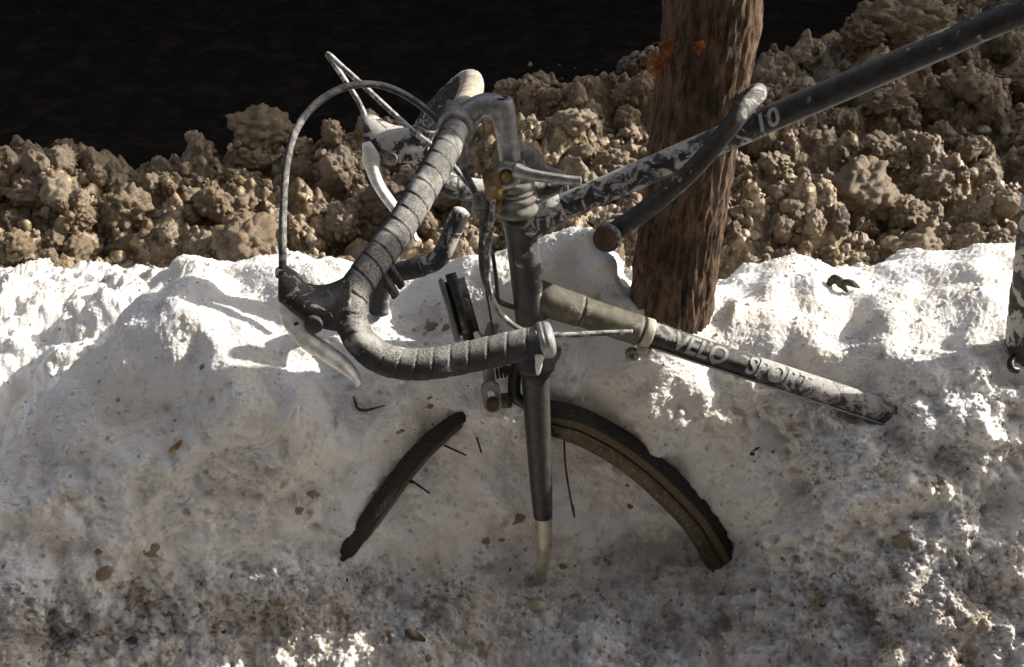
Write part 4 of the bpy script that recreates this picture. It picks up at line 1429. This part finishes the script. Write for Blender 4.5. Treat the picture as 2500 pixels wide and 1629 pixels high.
# ------------------------------------------------------------------ pebbles, chips and litter in the snow
def stone_mesh(seed, mat):
    V, F = clod_mesh(500 + seed, 2, .4)
    return fast_mesh("pebble", V, F, mat)
STONE = {(i, m): stone_mesh(i, m) for i in range(5) for m in ("pebble_brown", "pebble_dark", "ice_chip")}
NAMED = [  # px, py, radius px, mat, label
 (240, 1340, 26, "pebble_brown", "squarish tan stone set in the snow at lower left"),
 (375, 1342, 27, "pebble_brown", "flat oval tan stone right of the squarish one at lower left"),
 (255, 1395, 22, "pebble_brown", "brownish stone below the squarish one at lower left"),
 (385, 1410, 24, "ice_chip", "pointed white ice chip below the two tan stones"),
 (500, 903, 14, "pebble_brown", "small round tan pebble on the sunlit left crest"),
 (755, 1198, 24, "pebble_brown", "brown stone left of the buried front tyre"),
 (730, 1235, 15, "pebble_brown", "small brown chip just below the stone left of the front tyre"),
 (1298, 1470, 11, "pebble_brown", "rounded tan pebble directly below the fork tip"),
 (1532, 1193, 13, "pebble_brown", "angular tan pebble inside the wheel, right of the fork"),
 (1542, 1245, 14, "pebble_brown", "second tan pebble inside the wheel, below the angular one"),
 (1260, 1270, 28, "pebble_brown", "large tan stone inside the wheel, left of the fork"),
 (1186, 1315, 16, "pebble_brown", "tan chip below the large stone inside the wheel"),
 (1221, 1309, 11, "pebble_brown", "small flat chip between the fork and the tan chips"),
 (1055, 970, 15, "pebble_brown", "upper of two tan stones under the drop handlebar"),
 (1056, 996, 11, "pebble_brown", "lower of two tan stones under the drop handlebar"),
 (982, 1055, 13, "pebble_brown", "tan chip just above the front tyre's left run"),
 (1055, 780, 28, "pebble_brown", "brown stone showing through snow beside the black housing"),
 (1093, 798, 20, "pebble_brown", "smaller stone between the brown stone and the black housing"),
 (1838, 1105, 20, "pebble_dark", "dark stone in the shaded snow under the down tube"),
 (2215, 1330, 42, "pebble_brown", "large muddy stone at the right, below the buried down tube"),
 (2030, 1405, 11, "pebble_brown", "round tan pebble at lower right"),
 (2180, 1455, 17, "ice_chip", "oblong white ice chip at lower right"),
 (2045, 1550, 14, "ice_chip", "upright ice chip near the bottom edge at lower right"),
 (1808, 1420, 10, "ice_chip", "pale ice chip just below the tyre's right end"),
 (1660, 1003, 15, "ice_chip", "clear ice lump above the tyre's right run"),
 (505, 1470, 20, "pebble_brown", "brown flake in the lower left rubble"),
 (410, 1500, 20, "pebble_brown", "reddish brown stone in the lower left rubble"),
 (545, 1542, 8, "pebble_dark", "black grit bead in the lower left rubble"),
]
for i, (px, py, rp, mt, lab) in enumerate(NAMED):
    p, n = snow_hit(px, py)
    d = p[1] * CP - (p[2] - CAM_Z) * SP
    r = rp * d / F_PX * 1.1
    o = link("pebble", STONE[(i % 5, mt)])
    o.location = p - n * r * .5
    o.scale = (r, r * .8, r * .9)
    o.rotation_euler = tuple(rng.uniform(-.7, .7, 3))
    tag(o, lab, "ice chip" if mt == "ice_chip" else "pebble")
n_p = 0
for k in range(900):
    px, py = rng.uniform(0, 2500), rng.uniform(1000, 1625)
    if n_p >= 70: break
    wgt = .02 + .98 * float(py > 1380) + .3 * float(px > 1850)
    if rng.random() > wgt: continue
    if any((px - h[0]) ** 2 + (py - h[1]) ** 2 < (h[2] + 12) ** 2 for h in NAMED): continue
    p, n = snow_hit(px, py)
    d = p[1] * CP - (p[2] - CAM_Z) * SP
    rp = 4.5 + 10 * rng.random() ** 3
    r = rp * d / F_PX
    mt = ("pebble_brown", "pebble_brown", "pebble_dark", "ice_chip")[int(rng.integers(4))]
    if mt == "pebble_dark": r *= .6
    o = link("pebble", STONE[(int(rng.integers(5)), mt)])
    o.location = p - n * r * .4
    o.scale = (r, r, r)
    o.rotation_euler = tuple(rng.uniform(0, 6, 3))
    tag(o, "small bit of grit or ice frozen into the shaded foreground snow", "pebble", "bits of grit in the foreground snow")
    n_p += 1

bm = bmesh.new()
bmesh.ops.create_icosphere(bm, subdivisions=1, radius=1.0)
cv1 = np.array([v.co[:] for v in bm.verts])
cf1 = np.array([[v.index for v in f.verts] for f in bm.faces])
bm.free()
# loose granular snow in the foreground and on the rough crest
k = rng.choice(len(SV), 19000, p=(lambda w: w / w.sum())((.22 + fore * (VV > 2.2) + .8 * right + .7 * behind * (VV < 11.5)) * (px_of > -50) * (px_of < 2550) * (VV > 2.2)))
gr = SV[k] + Nn[k] * .0008
pts, rad_ = gr, .0005 + .0026 * rng.random(len(k)) ** 4
me_o = crumbs("loose_snow_grains", pts, rad_, "snow", "loose grains and crumbs of snow on the bank", np.clip(dirt[k] + rng.normal(.12, .18, len(k)), 0, 1), cv1, cf1)

# dead leaf on the right crest, twig by the brake, brown leaf in front
LFO = U(2050, 705, 1.50)
p, n = snow_hit(2050, 712)
leaf = empty("dead_leaf", p)
tag(leaf, "curled dark dead leaf lying on the right snow crest behind the down tube", "leaf")
mb = MB()
for k, (a, b, c, w) in enumerate([((2018, 700), (2040, 682), (2068, 712), .0062), ((2040, 690), (2072, 690), (2098, 702), .0045), ((2046, 730), (2042, 748), (2050, 758), .004)]):
    d = p[1] * CP - (p[2] - CAM_Z) * SP - .01
    A = spline([U(*a, d), U(*b, d - .012), U(*c, d)], 16)
    tube(mb, A, w * np.sin(np.linspace(.25, 2.9, 16)), 10, up=(0, 0, 1), rb=.0022, mod=lambda i, t: 1 + .18 * np.sin(i * 2.1 + 3 * t))
mb.build("leaf_blade", "dry_leaf", leaf, p)
def strip(name, pts, mat, r, label, cat):
    P = []
    for px, py, lift in pts:
        q_, n_ = snow_hit(px, py)
        P.append(q_ + n_ * lift)
    o0 = P[0]
    mb = MB(); A = spline(P, 14); tube(mb, A, r * np.sin(np.linspace(.5, 2.8, 14)), 8)
    o = mb.build(name, mat, None, o0); o.location = o0
    return tag(o, label, cat)
strip("twig", [(1163, 815, .016), (1180, 830, .012), (1200, 852, .004)], "twig_bark", .0022, "short orange-brown twig sticking out of the snow above the brake", "twig")
strip("leaf_scrap", [(992, 1550, .003), (1008, 1568, .004), (1040, 1578, .003)], "dry_leaf", .006, "dark brown leaf scrap at the bottom, left of centre", "leaf")
strip("straw", [(415, 1095, .003), (432, 1078, .005), (448, 1062, .004)], "twig_bark", .003, "pale brown straw lying on the left slope of the bank", "straw")
strip("bark_scrap", [(310, 1565, .003), (322, 1562, .004), (338, 1560, .003)], "dry_leaf", .003, "short dark bark scrap at the bottom left", "bark")
strip("frozen_stick", [(862, 968, .004), (880, 1000, .002), (940, 985, .003)], "dry_leaf", .0018, "thin bent brown stick below the near brake lever", "stick")
print("tris", sum(len(o.data.polygons) for o in sc.objects if o.type == 'MESH'))
